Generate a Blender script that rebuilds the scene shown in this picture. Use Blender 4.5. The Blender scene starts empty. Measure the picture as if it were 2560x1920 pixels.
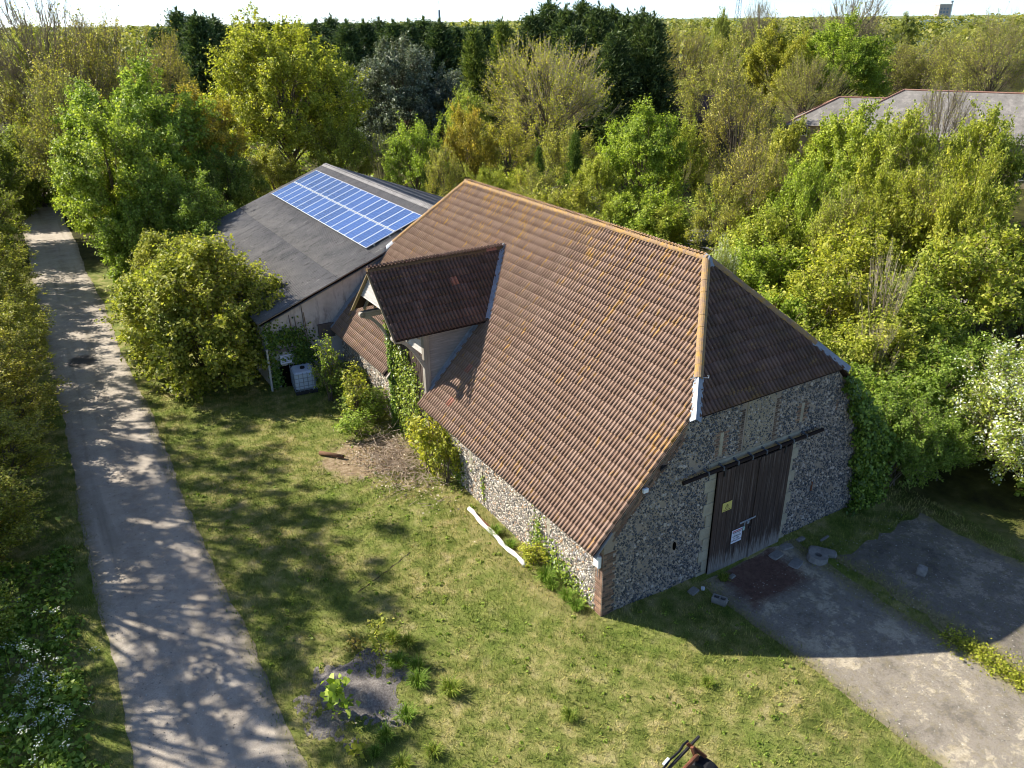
import bpy, bmesh, math, random
import numpy as np
from mathutils import Vector, Matrix

# ------------------------------------------------------------------ camera, sky, sun, exposure
scene = bpy.context.scene
COL = scene.collection
CAM = np.array([-11.381, -13.924, 15.76])
PITCH, ROLL, YAW, FPX = math.radians(24.881), math.radians(-0.754), math.radians(31.289), 1962.209
fw = np.array([math.sin(YAW)*math.cos(PITCH), math.cos(YAW)*math.cos(PITCH), -math.sin(PITCH)])
_rt = np.array([math.cos(YAW), -math.sin(YAW), 0.0])
_up = np.array([math.sin(YAW)*math.sin(PITCH), math.cos(YAW)*math.sin(PITCH), math.cos(PITCH)])
rt = math.cos(ROLL)*_rt + math.sin(ROLL)*_up
up = -math.sin(ROLL)*_rt + math.cos(ROLL)*_up
cd = bpy.data.cameras.new('camera')
cd.sensor_width = 36.0
cd.lens = FPX/2560*36.0
cd.clip_start, cd.clip_end = 0.1, 20000
cam = bpy.data.objects.new('camera', cd)
COL.objects.link(cam)
cam.matrix_world = Matrix(((rt[0], up[0], -fw[0], CAM[0]), (rt[1], up[1], -fw[1], CAM[1]), (rt[2], up[2], -fw[2], CAM[2]), (0, 0, 0, 1)))
scene.camera = cam

SUN_DIR = Vector((-0.797, 1.01, 1.0)).normalized()          # towards the sun
SUN_EL = math.asin(SUN_DIR.z)
SUN_AZ = math.atan2(SUN_DIR.x, SUN_DIR.y)                   # clockwise from +Y
world = bpy.data.worlds.new('World')
scene.world = world
world.use_nodes = True
wn = world.node_tree
bgn = wn.nodes['Background']
sky = wn.nodes.new('ShaderNodeTexSky')
sky.sky_type = 'NISHITA'
sky.sun_disc = False
sky.sun_elevation = SUN_EL
sky.sun_rotation = SUN_AZ
sky.altitude = 10
sky.air_density = 0.45
sky.dust_density = 0.3
sky.ozone_density = 2.5
wn.links.new(sky.outputs[0], bgn.inputs[0])
bgn.inputs[1].default_value = 0.13
sl_ = bpy.data.lights.new('sun', 'SUN')
sl_.energy = 5.0
sl_.angle = math.radians(0.53)
sl_.color = (1.0, 0.95, 0.87)
sun = bpy.data.objects.new('sun', sl_)
COL.objects.link(sun)
sun.rotation_euler = SUN_DIR.to_track_quat('Z', 'Y').to_euler()
sun.location = (-30, 40, 50)
vs = scene.view_settings
vs.view_transform = 'Standard'
vs.look = 'None'
vs.exposure = 1.02
vs.gamma = 1.0
vs.use_curve_mapping = False
cy = scene.cycles
cy.max_bounces = 4
cy.diffuse_bounces = 3
cy.glossy_bounces = 2
cy.transmission_bounces = 4
cy.transparent_max_bounces = 4
cy.caustics_reflective = False
cy.caustics_refractive = False
cy.sample_clamp_indirect = 4.0
cy.filter_width = 1.0
cy.use_adaptive_sampling = True
cy.adaptive_threshold = 0.02

# ------------------------------------------------------------------ helpers
RNG = np.random.default_rng(7)

def hx(h):
    h = h.lstrip('#')
    r = [int(h[i:i+2], 16)/255 for i in (0, 2, 4)]
    return tuple((c/12.92 if c <= 0.04045 else ((c+0.055)/1.055)**2.4) for c in r)

def proj(p):
    v = np.asarray(p, float) - CAM
    z = v @ fw
    return 1280 + FPX*(v @ rt)/z, 960 - FPX*(v @ up)/z, z

def at_range(u, r):
    """ground position in the direction of picture column u (2212-wide measure) at horizontal range r"""
    d = fw + rt*((u*2560/2212) - 1280)/FPX + up*(960-60)/FPX
    h = math.hypot(d[0], d[1])
    return CAM[0] + d[0]/h*r, CAM[1] + d[1]/h*r

def top_height(v, r, u=1106):
    """height above ground of picture row v (2212-wide measure) at range r"""
    d = fw + rt*((u*2560/2212) - 1280)/FPX + up*(960 - v*2560/2212)/FPX
    return CAM[2] + d[2]/math.hypot(d[0], d[1])*r

def sstep(t):
    t = np.clip(t, 0, 1)
    return t*t*(3-2*t)

def gz(x, y):
    x = np.asarray(x, float); y = np.asarray(y, float)
    z = -0.25*sstep((x-0.6)/3.4)*sstep((0.9-y)/1.8)*sstep((30-x)/10)
    near = sstep((60-np.abs(x))/20)*sstep((70-np.abs(y))/20)
    u = 0.03*np.sin(x*0.9+1.3)*np.sin(y*0.7+0.4) + 0.02*np.sin(x*2.1+y*1.3)
    on_lane = np.exp(-((x+10.65)/2.2)**4)
    return z + near*u*(1-0.8*on_lane)

def tag(o, label=None, cat=None, group=None, kind=None):
    if label: o['label'] = label
    if cat: o['category'] = cat
    if group: o['group'] = group
    if kind: o['kind'] = kind
    return o

def link(o, parent=None):
    COL.objects.link(o)
    if parent is not None:
        o.parent = parent
    return o

def empty(name, loc=(0, 0, 0), rz=0.0):
    o = bpy.data.objects.new(name, None)
    o.empty_display_size = 0.3
    COL.objects.link(o)
    o.location = loc
    o.rotation_euler = (0, 0, rz)
    return o

def np_mesh(name, V, F, mat=None, smooth=False):
    V = np.ascontiguousarray(V, dtype=np.float32)
    F = np.ascontiguousarray(F, dtype=np.int32)
    me = bpy.data.meshes.new(name)
    me.vertices.add(len(V))
    me.vertices.foreach_set('co', V.ravel())
    k = F.shape[1]
    me.loops.add(F.size)
    me.loops.foreach_set('vertex_index', F.ravel())
    me.polygons.add(len(F))
    me.polygons.foreach_set('loop_start', np.arange(0, F.size, k, dtype=np.int32))
    me.polygons.foreach_set('loop_total', np.full(len(F), k, dtype=np.int32))
    if smooth:
        me.polygons.foreach_set('use_smooth', np.ones(len(F), dtype=bool))
    me.update(calc_edges=True)
    if mat: me.materials.append(mat)
    return me

def mobj(name, me, parent=None, loc=None):
    o = bpy.data.objects.new(name, me)
    link(o, parent)
    if loc is not None: o.location = loc
    return o

class MB:
    """collects polygons of any size for one mesh object"""
    def __init__(self): self.v = []; self.f = []
    def add(self, vs_, fs_):
        b = len(self.v)
        self.v += [tuple(p) for p in vs_]
        self.f += [tuple(b+i for i in f) for f in fs_]
        return self
    def box(self, x0, x1, y0, y1, z0, z1):
        return self.add([(x0,y0,z0),(x1,y0,z0),(x1,y1,z0),(x0,y1,z0),(x0,y0,z1),(x1,y0,z1),(x1,y1,z1),(x0,y1,z1)],
                        [(0,3,2,1),(4,5,6,7),(0,1,5,4),(1,2,6,5),(2,3,7,6),(3,0,4,7)])
    def beam(self, a, b, w, h, upv=(0, 0, 1)):
        a, b = Vector(a), Vector(b)
        d = (b-a).normalized()
        s = d.cross(Vector(upv))
        if s.length < 1e-4: s = d.cross(Vector((1, 0, 0)))
        s.normalize(); n = s.cross(d).normalized()
        c = []
        for p in (a, b):
            for i, j in ((-1,-1),(1,-1),(1,1),(-1,1)):
                c.append(p + s*(i*w/2) + n*(j*h/2))
        return self.add(c, [(0,3,2,1),(4,5,6,7),(0,1,5,4),(1,2,6,5),(2,3,7,6),(3,0,4,7)])
    def tube(self, pts, radii, n=8, caps=True):
        pts = [Vector(p) for p in pts]
        if not hasattr(radii, '__len__'): radii = [radii]*len(pts)
        rings = []
        prev = None
        for i, p in enumerate(pts):
            d = (pts[min(i+1, len(pts)-1)] - pts[max(i-1, 0)]).normalized()
            s = d.cross(Vector((0, 0, 1))) if prev is None else prev - d*prev.dot(d)
            if s.length < 1e-4: s = d.cross(Vector((1, 0, 0)))
            s.normalize(); prev = s
            t = d.cross(s)
            rings.append([p + (s*math.cos(2*math.pi*k/n) + t*math.sin(2*math.pi*k/n))*radii[i] for k in range(n)])
        b = len(self.v)
        for r in rings: self.v += [tuple(q) for q in r]
        for i in range(len(rings)-1):
            for k in range(n):
                k2 = (k+1) % n
                self.f.append((b+i*n+k, b+i*n+k2, b+(i+1)*n+k2, b+(i+1)*n+k))
        if caps:
            self.f.append(tuple(b+k for k in range(n))[::-1])
            self.f.append(tuple(b+(len(rings)-1)*n+k for k in range(n)))
        return self
    def prism(self, poly, o, u, v, n, depth):
        """2D polygon in plane (o,u,v) extruded along n by depth"""
        o, u, v, n = Vector(o), Vector(u), Vector(v), Vector(n)
        k = len(poly)
        a = [o + u*p[0] + v*p[1] for p in poly]
        b_ = [q + n*depth for q in a]
        fs_ = [tuple(range(k))[::-1], tuple(range(k, 2*k))] + [(i, (i+1) % k, k+(i+1) % k, k+i) for i in range(k)]
        return self.add(a+b_, fs_)
    def mesh(self, name, mat, bevel=0.0, smooth=False):
        me = bpy.data.meshes.new(name)
        me.from_pydata(self.v, [], self.f)
        bm = bmesh.new(); bm.from_mesh(me)
        bmesh.ops.recalc_face_normals(bm, faces=bm.faces)
        if bevel > 0:
            bmesh.ops.bevel(bm, geom=bm.edges[:], offset=bevel, segments=1, affect='EDGES', clamp_overlap=True)
        if smooth:
            for f in bm.faces: f.smooth = True
        bm.to_mesh(me); bm.free()
        me.materials.append(mat)
        return me
    def build(self, name, mat, parent=None, bevel=0.0, smooth=False):
        return mobj(name, self.mesh(name, mat, bevel, smooth), parent)

def copy_tree(o, parent=None):
    c = o.copy()
    COL.objects.link(c)
    c.parent = parent
    for ch in o.children:
        copy_tree(ch, c)
    return c

ORD = ['first','second','third','fourth','fifth','sixth','seventh','eighth','ninth','tenth','eleventh','twelfth','thirteenth','fourteenth','fifteenth','sixteenth','seventeenth','eighteenth','nineteenth','twentieth','twenty-first','twenty-second','twenty-third','twenty-fourth','twenty-fifth','twenty-sixth','twenty-seventh','twenty-eighth','twenty-ninth','thirtieth']

# ------------------------------------------------------------------ material helpers
class NT:
    def __init__(self, name, rough=0.9, spec=0.2):
        self.m = bpy.data.materials.new(name)
        self.m.use_nodes = True
        self.t = self.m.node_tree
        self.b = self.t.nodes['Principled BSDF']
        self.b.inputs['Roughness'].default_value = rough
        self.b.inputs['Specular IOR Level'].default_value = spec
        self.out = self.t.nodes['Material Output']
        self._pos = None
    def n(self, typ, **kw):
        nd = self.t.nodes.new(typ)
        for k, v in kw.items():
            if k.startswith('_'): continue
            setattr(nd, k, v)
        return nd
    def l(self, a, b): self.t.links.new(a, b)
    def pos(self, scale=(1, 1, 1)):
        if self._pos is None:
            self._pos = self.n('ShaderNodeNewGeometry')
        if scale == (1, 1, 1): return self._pos.outputs['Position']
        mp = self.n('ShaderNodeMapping')
        mp.inputs['Scale'].default_value = scale
        self.l(self._pos.outputs['Position'], mp.inputs[0])
        return mp.outputs[0]
    def island(self):
        if self._pos is None:
            self._pos = self.n('ShaderNodeNewGeometry')
        return self._pos.outputs['Random Per Island']
    def noise(self, scale, detail=4, rough=0.6, vec=None, dim='3D', dist=0.0):
        nd = self.n('ShaderNodeTexNoise')
        nd.inputs['Scale'].default_value = scale
        nd.inputs['Detail'].default_value = detail
        nd.inputs['Roughness'].default_value = rough
        nd.inputs['Distortion'].default_value = dist
        self.l(vec if vec is not None else self.pos(), nd.inputs['Vector'])
        return nd.outputs['Fac']
    def voro(self, scale, vec=None, feat='F1', out='Distance'):
        nd = self.n('ShaderNodeTexVoronoi', feature=feat)
        nd.inputs['Scale'].default_value = scale
        self.l(vec if vec is not None else self.pos(), nd.inputs['Vector'])
        return nd.outputs[out]
    def ramp(self, fac, stops, interp='LINEAR'):
        nd = self.n('ShaderNodeValToRGB')
        cr = nd.color_ramp
        cr.interpolation = interp
        while len(cr.elements) < len(stops): cr.elements.new(0.5)
        for e, (p, c) in zip(cr.elements, stops):
            e.position = p
            e.color = (*(c if not isinstance(c, str) else hx(c)), 1)
        self.l(fac, nd.inputs[0])
        return nd.outputs[0]
    def maprange(self, fac, a, b, c=0.0, d=1.0, smooth=False):
        nd = self.n('ShaderNodeMapRange')
        if smooth: nd.interpolation_type = 'SMOOTHSTEP'
        for i, v in zip((1, 2, 3, 4), (a, b, c, d)): nd.inputs[i].default_value = v
        self.l(fac, nd.inputs[0])
        return nd.outputs[0]
    def mix(self, fac, a, b, mode='MIX'):
        nd = self.n('ShaderNodeMix', data_type='RGBA', blend_type=mode)
        for sock, val in ((nd.inputs[0], fac), (nd.inputs[6], a), (nd.inputs[7], b)):
            if isinstance(val, (int, float)): sock.default_value = val
            elif isinstance(val, str): sock.default_value = (*hx(val), 1)
            elif isinstance(val, tuple): sock.default_value = (*val, 1)
            else: self.l(val, sock)
        return nd.outputs[2]
    def math(self, op, a, b=None, c=None):
        nd = self.n('ShaderNodeMath', operation=op)
        for i, val in enumerate((a, b, c)):
            if val is None: continue
            if isinstance(val, (int, float)): nd.inputs[i].default_value = val
            else: self.l(val, nd.inputs[i])
        return nd.outputs[0]
    def sep(self, vec=None):
        nd = self.n('ShaderNodeSeparateXYZ')
        self.l(vec if vec is not None else self.pos(), nd.inputs[0])
        return nd.outputs
    def color(self, c):
        if isinstance(c, str): self.b.inputs['Base Color'].default_value = (*hx(c), 1)
        elif isinstance(c, tuple): self.b.inputs['Base Color'].default_value = (*c, 1)
        else: self.l(c, self.b.inputs['Base Color'])
    def bump(self, h, strength=0.5, dist=0.02):
        nd = self.n('ShaderNodeBump')
        nd.inputs['Strength'].default_value = strength
        nd.inputs['Distance'].default_value = dist
        self.l(h, nd.inputs['Height'])
        self.l(nd.outputs[0], self.b.inputs['Normal'])
    def whitecell(self, sx, sy, sz):
        """random value per world cell of that size"""
        sn = self.n('ShaderNodeVectorMath', operation='SNAP')
        sn.inputs[1].default_value = (sx, sy, sz)
        self.l(self.pos(), sn.inputs[0])
        w = self.n('ShaderNodeTexWhiteNoise')
        self.l(sn.outputs[0], w.inputs['Vector'])
        return w.outputs['Value']

def m_plain(name, col, var=0.15, scale=3.0, rough=0.8, spec=0.2, bump=0.0, bscale=30):
    t = NT(name, rough, spec)
    c = hx(col)
    lo = tuple(max(0, v*(1-var)) for v in c); hi = tuple(v*(1+var) for v in c)
    t.color(t.ramp(t.noise(scale, 5, 0.65), [(0.3, lo), (0.7, hi)]))
    if bump: t.bump(t.noise(bscale, 3), bump, 0.02)
    return t.m

def m_wood(name, dark, light, axis='z', rough=0.85):
    t = NT(name, rough, 0.15)
    st = {'z': (14, 14, 0.8), 'y': (14, 0.8, 14), 'x': (0.8, 14, 14)}[axis]
    g = t.noise(1.6, 6, 0.7, vec=t.pos(st))
    c = t.ramp(g, [(0.25, dark), (0.75, light)])
    big = t.noise(1.2, 3)
    t.color(t.mix(t.maprange(big, 0.35, 0.7, 0, 0.45), c, dark))
    t.bump(g, 0.4, 0.01)
    return t.m

def m_leaf(name, c0, c1, c2, trans=0.35, clump=0.6, rough=0.5):
    """leaf colour: per-leaf spread, a slow drift through the crown, times the object's own tint"""
    t = NT(name, rough, 0.25)
    col = t.ramp(t.island(), [(0.0, c0), (0.45, c1), (1.0, c2)])
    drift = t.ramp(t.noise(clump, 3, 0.6), [(0.3, (0.75, 0.82, 0.8)), (0.7, (1.22, 1.18, 1.1))])
    col = t.mix(1.0, col, drift, 'MULTIPLY')
    oi = t.n('ShaderNodeObjectInfo')
    col = t.mix(1.0, col, oi.outputs['Color'], 'MULTIPLY')
    t.color(col)
    tr = t.n('ShaderNodeBsdfTranslucent')
    tc = t.mix(1.0, col, (1.15, 1.2, 0.6), 'MULTIPLY')
    t.l(tc, tr.inputs[0])
    mx = t.n('ShaderNodeMixShader')
    mx.inputs[0].default_value = trans
    t.l(t.b.outputs[0], mx.inputs[1]); t.l(tr.outputs[0], mx.inputs[2])
    t.l(mx.outputs[0], t.out.inputs[0])
    return t.m
# ------------------------------------------------------------------ ground materials
def lawn_colour(t):
    """shared by the turf sheet and the blades standing on it"""
    big = t.noise(0.35, 4, 0.6)
    mid = t.noise(1.7, 5, 0.65)
    c = t.ramp(mid, [(0.28, '#5a662e'), (0.44, '#7f8544'), (0.56, '#a29c60'), (0.70, '#bdae80')])
    green = t.ramp(t.noise(3.1, 4), [(0.3, '#536a28'), (0.7, '#879644')])
    c = t.mix(t.maprange(big, 0.44, 0.64, 0, 0.7), c, green)
    return c

t = NT('turf', 0.95, 0.1)
c = lawn_colour(t)
fine = t.noise(38, 3, 0.7)
c = t.mix(0.75, c, t.ramp(fine, [(0.3, (0.32, 0.32, 0.28)), (0.7, (1.25, 1.25, 1.2))]), 'MULTIPLY')
px, py, pz = t.sep()
# woodland floor to the east, behind the barns and west of the lane
wob = t.math('MULTIPLY', t.noise(0.25, 3), 6.0)
east = t.maprange(t.math('ADD', px, wob), 15.0, 18.5)
north = t.maprange(t.math('ADD', py, wob), 48.0, 54.0)
west = t.maprange(t.math('SUBTRACT', -15.6, px), 0.0, 1.2)
wood = t.math('MINIMUM', t.math('ADD', t.math('ADD', east, north), west), 1.0)
litter = t.ramp(t.noise(0.9, 5, 0.7), [(0.3, '#2c2a18'), (0.55, '#46451f'), (0.75, '#5f5a38')])
c = t.mix(wood, c, litter)
far = t.maprange(t.math('ADD', t.math('ABSOLUTE', px), t.math('ABSOLUTE', py)), 400, 900)
c = t.mix(far, c, t.ramp(t.noise(0.004, 4), [(0.35, '#5a6a48'), (0.5, '#76805a'), (0.65, '#8a8a6a')]))
# bare earth by the cart porch and dry strip along the barn wall
def blob(t, cx, cy, rx, ry, rag=0.5, sc=1.3):
    dx = t.math('DIVIDE', t.math('SUBTRACT', px, cx), rx)
    dy = t.math('DIVIDE', t.math('SUBTRACT', py, cy), ry)
    d = t.math('SQRT', t.math('ADD', t.math('MULTIPLY', dx, dx), t.math('MULTIPLY', dy, dy)))
    d = t.math('ADD', d, t.math('MULTIPLY', t.math('SUBTRACT', t.noise(sc, 5, 0.7), 0.5), rag*2))
    return t.maprange(d, 0.75, 1.05, 1, 0)
earth = t.ramp(t.noise(5, 6, 0.75), [(0.3, '#6e5a44'), (0.5, '#9a8468'), (0.7, '#bba88c')])
c = t.mix(t.math('MULTIPLY', blob(t, -2.2, 12.4, 2.0, 1.7, 0.6), 0.95), c, earth)
c = t.mix(t.math('MULTIPLY', blob(t, -0.6, 4.0, 0.75, 5.0, 0.6), 0.45), c, '#8f8458')
t.color(c)
t.bump(t.noise(30, 4, 0.75), 0.9, 0.05)
M_TURF = t.m

t = NT('lane_gravel', 0.95, 0.15)
px, py, pz = t.sep()
c = t.ramp(t.noise(1.1, 6, 0.7), [(0.3, '#958a7b'), (0.5, '#aca08f'), (0.7, '#bbb09f')])
c = t.mix(0.8, c, t.ramp(t.noise(45, 3, 0.8), [(0.28, (0.55, 0.55, 0.55)), (0.5, (1.0, 1.0, 1.0)), (0.72, (1.3, 1.3, 1.3))]), 'MULTIPLY')
trk = t.noise(1.0, 3, 0.5, vec=t.pos((1.1, 0.06, 1)))
c = t.mix(t.maprange(trk, 0.45, 0.6, 0, 0.4), c, '#c0b4a2')
c = t.mix(t.maprange(t.noise(1.0, 3, 0.5, vec=t.pos((1.6, 0.1, 1))), 0.56, 0.7, 0, 0.5), c, '#77705f')
c = t.mix(blob(t, -10.9, 29.6, 0.75, 1.0, 0.4), c, '#57524c')
c = t.mix(t.maprange(t.noise(0.7, 4, 0.7), 0.62, 0.72, 0, 0.5), c, '#6d6a60')
edge = t.math('ABSOLUTE', t.math('ADD', px, 10.65))
edge = t.math('ADD', edge, t.math('MULTIPLY', t.math('SUBTRACT', t.noise(2.2, 5, 0.75), 0.5), 1.3))
c = t.mix(t.maprange(edge, 1.35, 1.85, 0, 0.85), c, t.ramp(t.noise(7, 4, 0.7), [(0.35, '#5f5a3c'), (0.6, '#847a58')]))
t.color(c)
t.bump(t.noise(26, 5, 0.8), 0.7, 0.03)
M_LANE = t.m

def asphalt(name, base, worn, moss, xc=None, hw=2.0):
    t = NT(name, 0.92, 0.2)
    dk = tuple(v*0.62 for v in hx(base))
    c = t.ramp(t.noise(0.8, 8, 0.8), [(0.38, dk), (0.46, base), (0.52, base), (0.57, worn), (0.66, worn)])
    c = t.mix(t.maprange(t.noise(4.5, 6, 0.8), 0.50, 0.60, 0, 0.55), c, moss)
    c = t.mix(t.maprange(t.noise(13, 5, 0.8), 0.55, 0.62, 0, 0.55), c, dk)
    c = t.mix(0.85, c, t.ramp(t.noise(60, 3, 0.85), [(0.3, (0.4, 0.4, 0.4)), (0.5, (1, 1, 1)), (0.7, (1.5, 1.5, 1.45))]), 'MULTIPLY')
    if xc is not None:
        px, py, pz = t.sep()
        e = t.math('ABSOLUTE', t.math('SUBTRACT', px, xc))
        e = t.math('ADD', e, t.math('MULTIPLY', t.math('SUBTRACT', t.noise(1.6, 6, 0.8), 0.5), 2.2))
        if xc < 8:
            dx_ = t.math('DIVIDE', t.math('SUBTRACT', px, 5.55), 1.35); dy_ = t.math('DIVIDE', t.math('SUBTRACT', py, -1.05), 0.95)
            dd = t.math('ADD', t.math('MAXIMUM', t.math('ABSOLUTE', dx_), t.math('ABSOLUTE', dy_)), t.math('MULTIPLY', t.math('SUBTRACT', t.noise(2.5, 6, 0.8), 0.5), 0.9))
            c = t.mix(t.maprange(dd, 0.75, 1.1, 0.9, 0), c, t.ramp(t.noise(6, 5, 0.8), [(0.35, '#553a30'), (0.65, '#735446')]))
        c = t.mix(t.maprange(e, hw-0.35, hw+0.15, 0, 0.9), c, t.ramp(t.noise(9, 5, 0.8), [(0.35, '#5f5a3a'), (0.5, '#7f7750'), (0.65, '#9a8d68')]))
    t.color(c)
    t.bump(t.noise(40, 4, 0.8), 0.7, 0.02)
    return t.m
M_DRIVE = asphalt('worn_asphalt', '#8f8678', '#b8ab93', '#857a5e', 5.75, 1.9)
M_YARD = asphalt('broken_asphalt', '#7b7367', '#9c907e', '#75704d', 10.8, 2.2)
M_TRACK = m_plain('pale_track', '#8f8b84', 0.2, 1.5, 0.95)

# ------------------------------------------------------------------ ground sheet
def axis(lo, hi, step, ext):
    a = np.arange(lo, hi+1e-6, step)
    g = []
    s, p = step*1.6, hi
    while p < ext:
        p += s; s *= 1.35; g.append(p)
    h = []
    s, p = step*1.6, lo
    while p > -ext:
        p -= s; s *= 1.35; h.append(p)
    return np.concatenate([np.array(h[::-1]), a, np.array(g)])
gx, gy = axis(-22, 24, 0.3, 9000), axis(-14, 34, 0.3, 9000)
X, Y = np.meshgrid(gx, gy)
Z = gz(X, Y)
nx, ny = len(gx), len(gy)
idx = np.arange(nx*ny).reshape(ny, nx)
F = np.stack([idx[:-1, :-1].ravel(), idx[:-1, 1:].ravel(), idx[1:, 1:].ravel(), idx[1:, :-1].ravel()], 1)
tag(mobj('ground', np_mesh('ground', np.stack([X.ravel(), Y.ravel(), Z.ravel()], 1), F, M_TURF, True)), 'grass lawn and woodland floor around the barn', kind='structure')

def strip(name, x0, x1, y0, y1, mat, dz, wob=0.2, step=0.35, seed=1, label=''):
    """sheet a few millimetres proud of the ground, with ragged long edges"""
    ys = np.arange(y0, y1+1e-6, step)
    nxs = max(4, int((x1-x0)/0.35))
    rs = np.random.default_rng(seed)
    ph = rs.uniform(0, 6.28, 8)
    def edge(y, k):
        return wob*(0.7*np.sin(y*0.35+ph[k])+0.3*np.sin(y*1.1+ph[k+1])+0.2*np.sin(y*4.1+ph[k+2])) + rs.normal(0, wob*0.18, len(y))
    L, Rr = x0 + edge(ys, 0), x1 + edge(ys, 4)
    tt = np.linspace(0, 1, nxs+1)
    XX = L[:, None]*(1-tt)+Rr[:, None]*tt
    YY = np.repeat(ys[:, None], nxs+1, 1)
    if wob:
        YY[0] += rs.normal(0, wob*0.3, nxs+1); YY[-1] += rs.normal(0, wob*0.3, nxs+1)
    ZZ = gz(XX, YY)+dz
    id2 = np.arange(XX.size).reshape(XX.shape)
    F2 = np.stack([id2[:-1, :-1].ravel(), id2[:-1, 1:].ravel(), id2[1:, 1:].ravel(), id2[1:, :-1].ravel()], 1)
    o = mobj(name, np_mesh(name, np.stack([XX.ravel(), YY.ravel(), ZZ.ravel()], 1), F2, mat, True))
    return tag(o, label, kind='structure')
strip('lane', -12.35, -8.95, -9, 82, M_LANE, 0.012, 0.11, seed=3, label='straight gravel lane beside the lawn')
strip('driveway', 3.75, 7.9, -16, -0.2, M_DRIVE, 0.012, 0.10, seed=5, label='worn grey asphalt drive to the barn door')
strip('yard', 8.1, 13.2, -16, -1.6, M_YARD, 0.010, 0.3, seed=8, label='broken grey hardstanding right of the drive')
strip('track', 31.0, 35.5, 8, 60, M_TRACK, 0.012, 0.3, step=1.0, seed=9, label='pale track glimpsed through the trees')

# shallow groove across the lawn
b = MB()
for k in range(24):
    f0, f1 = k/24, (k+1)/24
    p0, p1 = (-5.6+2.2*f0, 4.8+0.95*f0+0.02*math.sin(k*1.3)), (-5.6+2.2*f1, 4.8+0.95*f1+0.02*math.sin((k+1)*1.3))
    w0, w1 = 0.004+0.022*math.sin(k*.9)**2, 0.004+0.022*math.sin((k+1)*.9)**2
    b.add([(p0[0]+w0*.4, p0[1]-w0, float(gz(*p0))+.006), (p1[0]+w1*.4, p1[1]-w1, float(gz(*p1))+.006), (p1[0]-w1*.4, p1[1]+w1, float(gz(*p1))+.006), (p0[0]-w0*.4, p0[1]+w0, float(gz(*p0))+.006)], [(0, 1, 2, 3)])
tag(b.build('lawn_groove', m_plain('bare_groove', '#3d3427', 0.3, 8, 0.95)), 'narrow dark groove across the lawn', kind='structure')
# ------------------------------------------------------------------ barn materials
def tile_material(name, base, lo, hi, lich, streak=0.75, dirt=0.0):
    t = NT(name, 0.85, 0.25)
    oi = t.n('ShaderNodeObjectInfo')
    cell = t.math('FRACT', t.math('ADD', t.island(), oi.outputs['Random']))
    c = t.ramp(cell, [(0.0, lo), (0.5, base), (1.0, hi)])
    c = t.mix(0.5, c, t.ramp(t.noise(22, 4, 0.75), [(0.3, (0.78, 0.78, 0.78)), (0.7, (1.2, 1.18, 1.16))]), 'MULTIPLY')
    c = t.mix(t.maprange(t.noise(0.45, 4, 0.6), 0.42, 0.66, 0, 0.35), c, lo)
    px, py, pz = t.sep()
    # orange lichen: thickest by the ridge, in thin runs along the rolls
    ridge = t.maprange(pz, 6.8, 9.1, 0.0, 0.085)
    patch = t.math('MULTIPLY', t.math('SUBTRACT', t.noise(0.5, 4, 0.65), 0.5), 0.30)
    runs = t.noise(1.0, 5, 0.72, vec=t.pos((1.3, 8.0, 1.3)))
    near = t.maprange(py, 1.6, 0.0, 0.0, 0.05)
    s = t.math('ADD', t.math('ADD', runs, patch), t.math('ADD', ridge, near))
    lf = t.maprange(s, 0.600, 0.665, 0, streak)
    c = t.mix(lf, c, t.ramp(t.noise(30, 2), [(0.35, lich), (0.7, '#c39a48')]))
    spots = t.voro(6.0)
    c = t.mix(t.maprange(spots, 0.035, 0.06, 0.75, 0), c, '#c9c4b8')
    if dirt:
        c = t.mix(t.maprange(t.noise(1.3, 5, 0.7), 0.4, 0.65, 0, dirt), c, '#4c4436')
    t.color(c)
    t.bump(t.noise(60, 3), 0.25, 0.01)
    return t.m
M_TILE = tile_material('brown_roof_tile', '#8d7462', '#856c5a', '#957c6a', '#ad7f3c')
M_TILE_S = tile_material('dark_roof_tile', '#6a534b', '#5c4841', '#786056', '#7a643c', 0.35, 0.5)  # darker tile tone for the hip and porch slopes
M_TILE_RED = m_plain('terracotta_tile', '#a06f5c', 0.15, 12, 0.85)
t = NT('ridge_lichen', 0.9, 0.15)
c = t.ramp(t.noise(5, 5, 0.7), [(0.35, '#8d7462'), (0.52, '#a1855f'), (0.66, '#b58a44'), (0.8, '#b9ab92')])
t.color(c); t.bump(t.noise(45, 4, 0.8), 0.6, 0.02)
M_RIDGE = t.m
M_DECK = m_plain('roof_felt', '#3a2e29', 0.2, 4, 0.95)
t = NT('lead_sheet', 0.55, 0.4)
t.b.inputs['Metallic'].default_value = 0.15
t.color(t.ramp(t.noise(4, 5, 0.7), [(0.3, '#7d8287'), (0.7, '#9ca2a8')]))
t.bump(t.noise(9, 3), 0.4, 0.02)
M_LEAD = t.m
def mortar_mat(name, a, b, c3):
    t = NT(name, 0.95, 0.1)
    t.color(t.mix(0.6, t.ramp(t.noise(0.8, 5, 0.7), [(0.3, a), (0.5, b), (0.7, c3)]), t.ramp(t.noise(40, 3, 0.8), [(0.3, (0.7, 0.7, 0.7)), (0.7, (1.25, 1.25, 1.25))]), 'MULTIPLY'))
    t.bump(t.noise(35, 4, 0.8), 0.8, 0.02)
    return t.m
M_MORTAR = mortar_mat('lime_mortar', '#857a6c', '#968b7c', '#a69a89')
M_MORTAR_T = mortar_mat('tan_mortar', '#8a806c', '#978d79', '#a39985')
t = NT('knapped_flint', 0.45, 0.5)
c = t.ramp(t.island(), [(0.0, '#2a2f36'), (0.4, '#3c4249'), (0.62, '#5f5f60'), (0.8, '#8a8379'), (1.0, '#b9afa1')], 'LINEAR')
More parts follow.
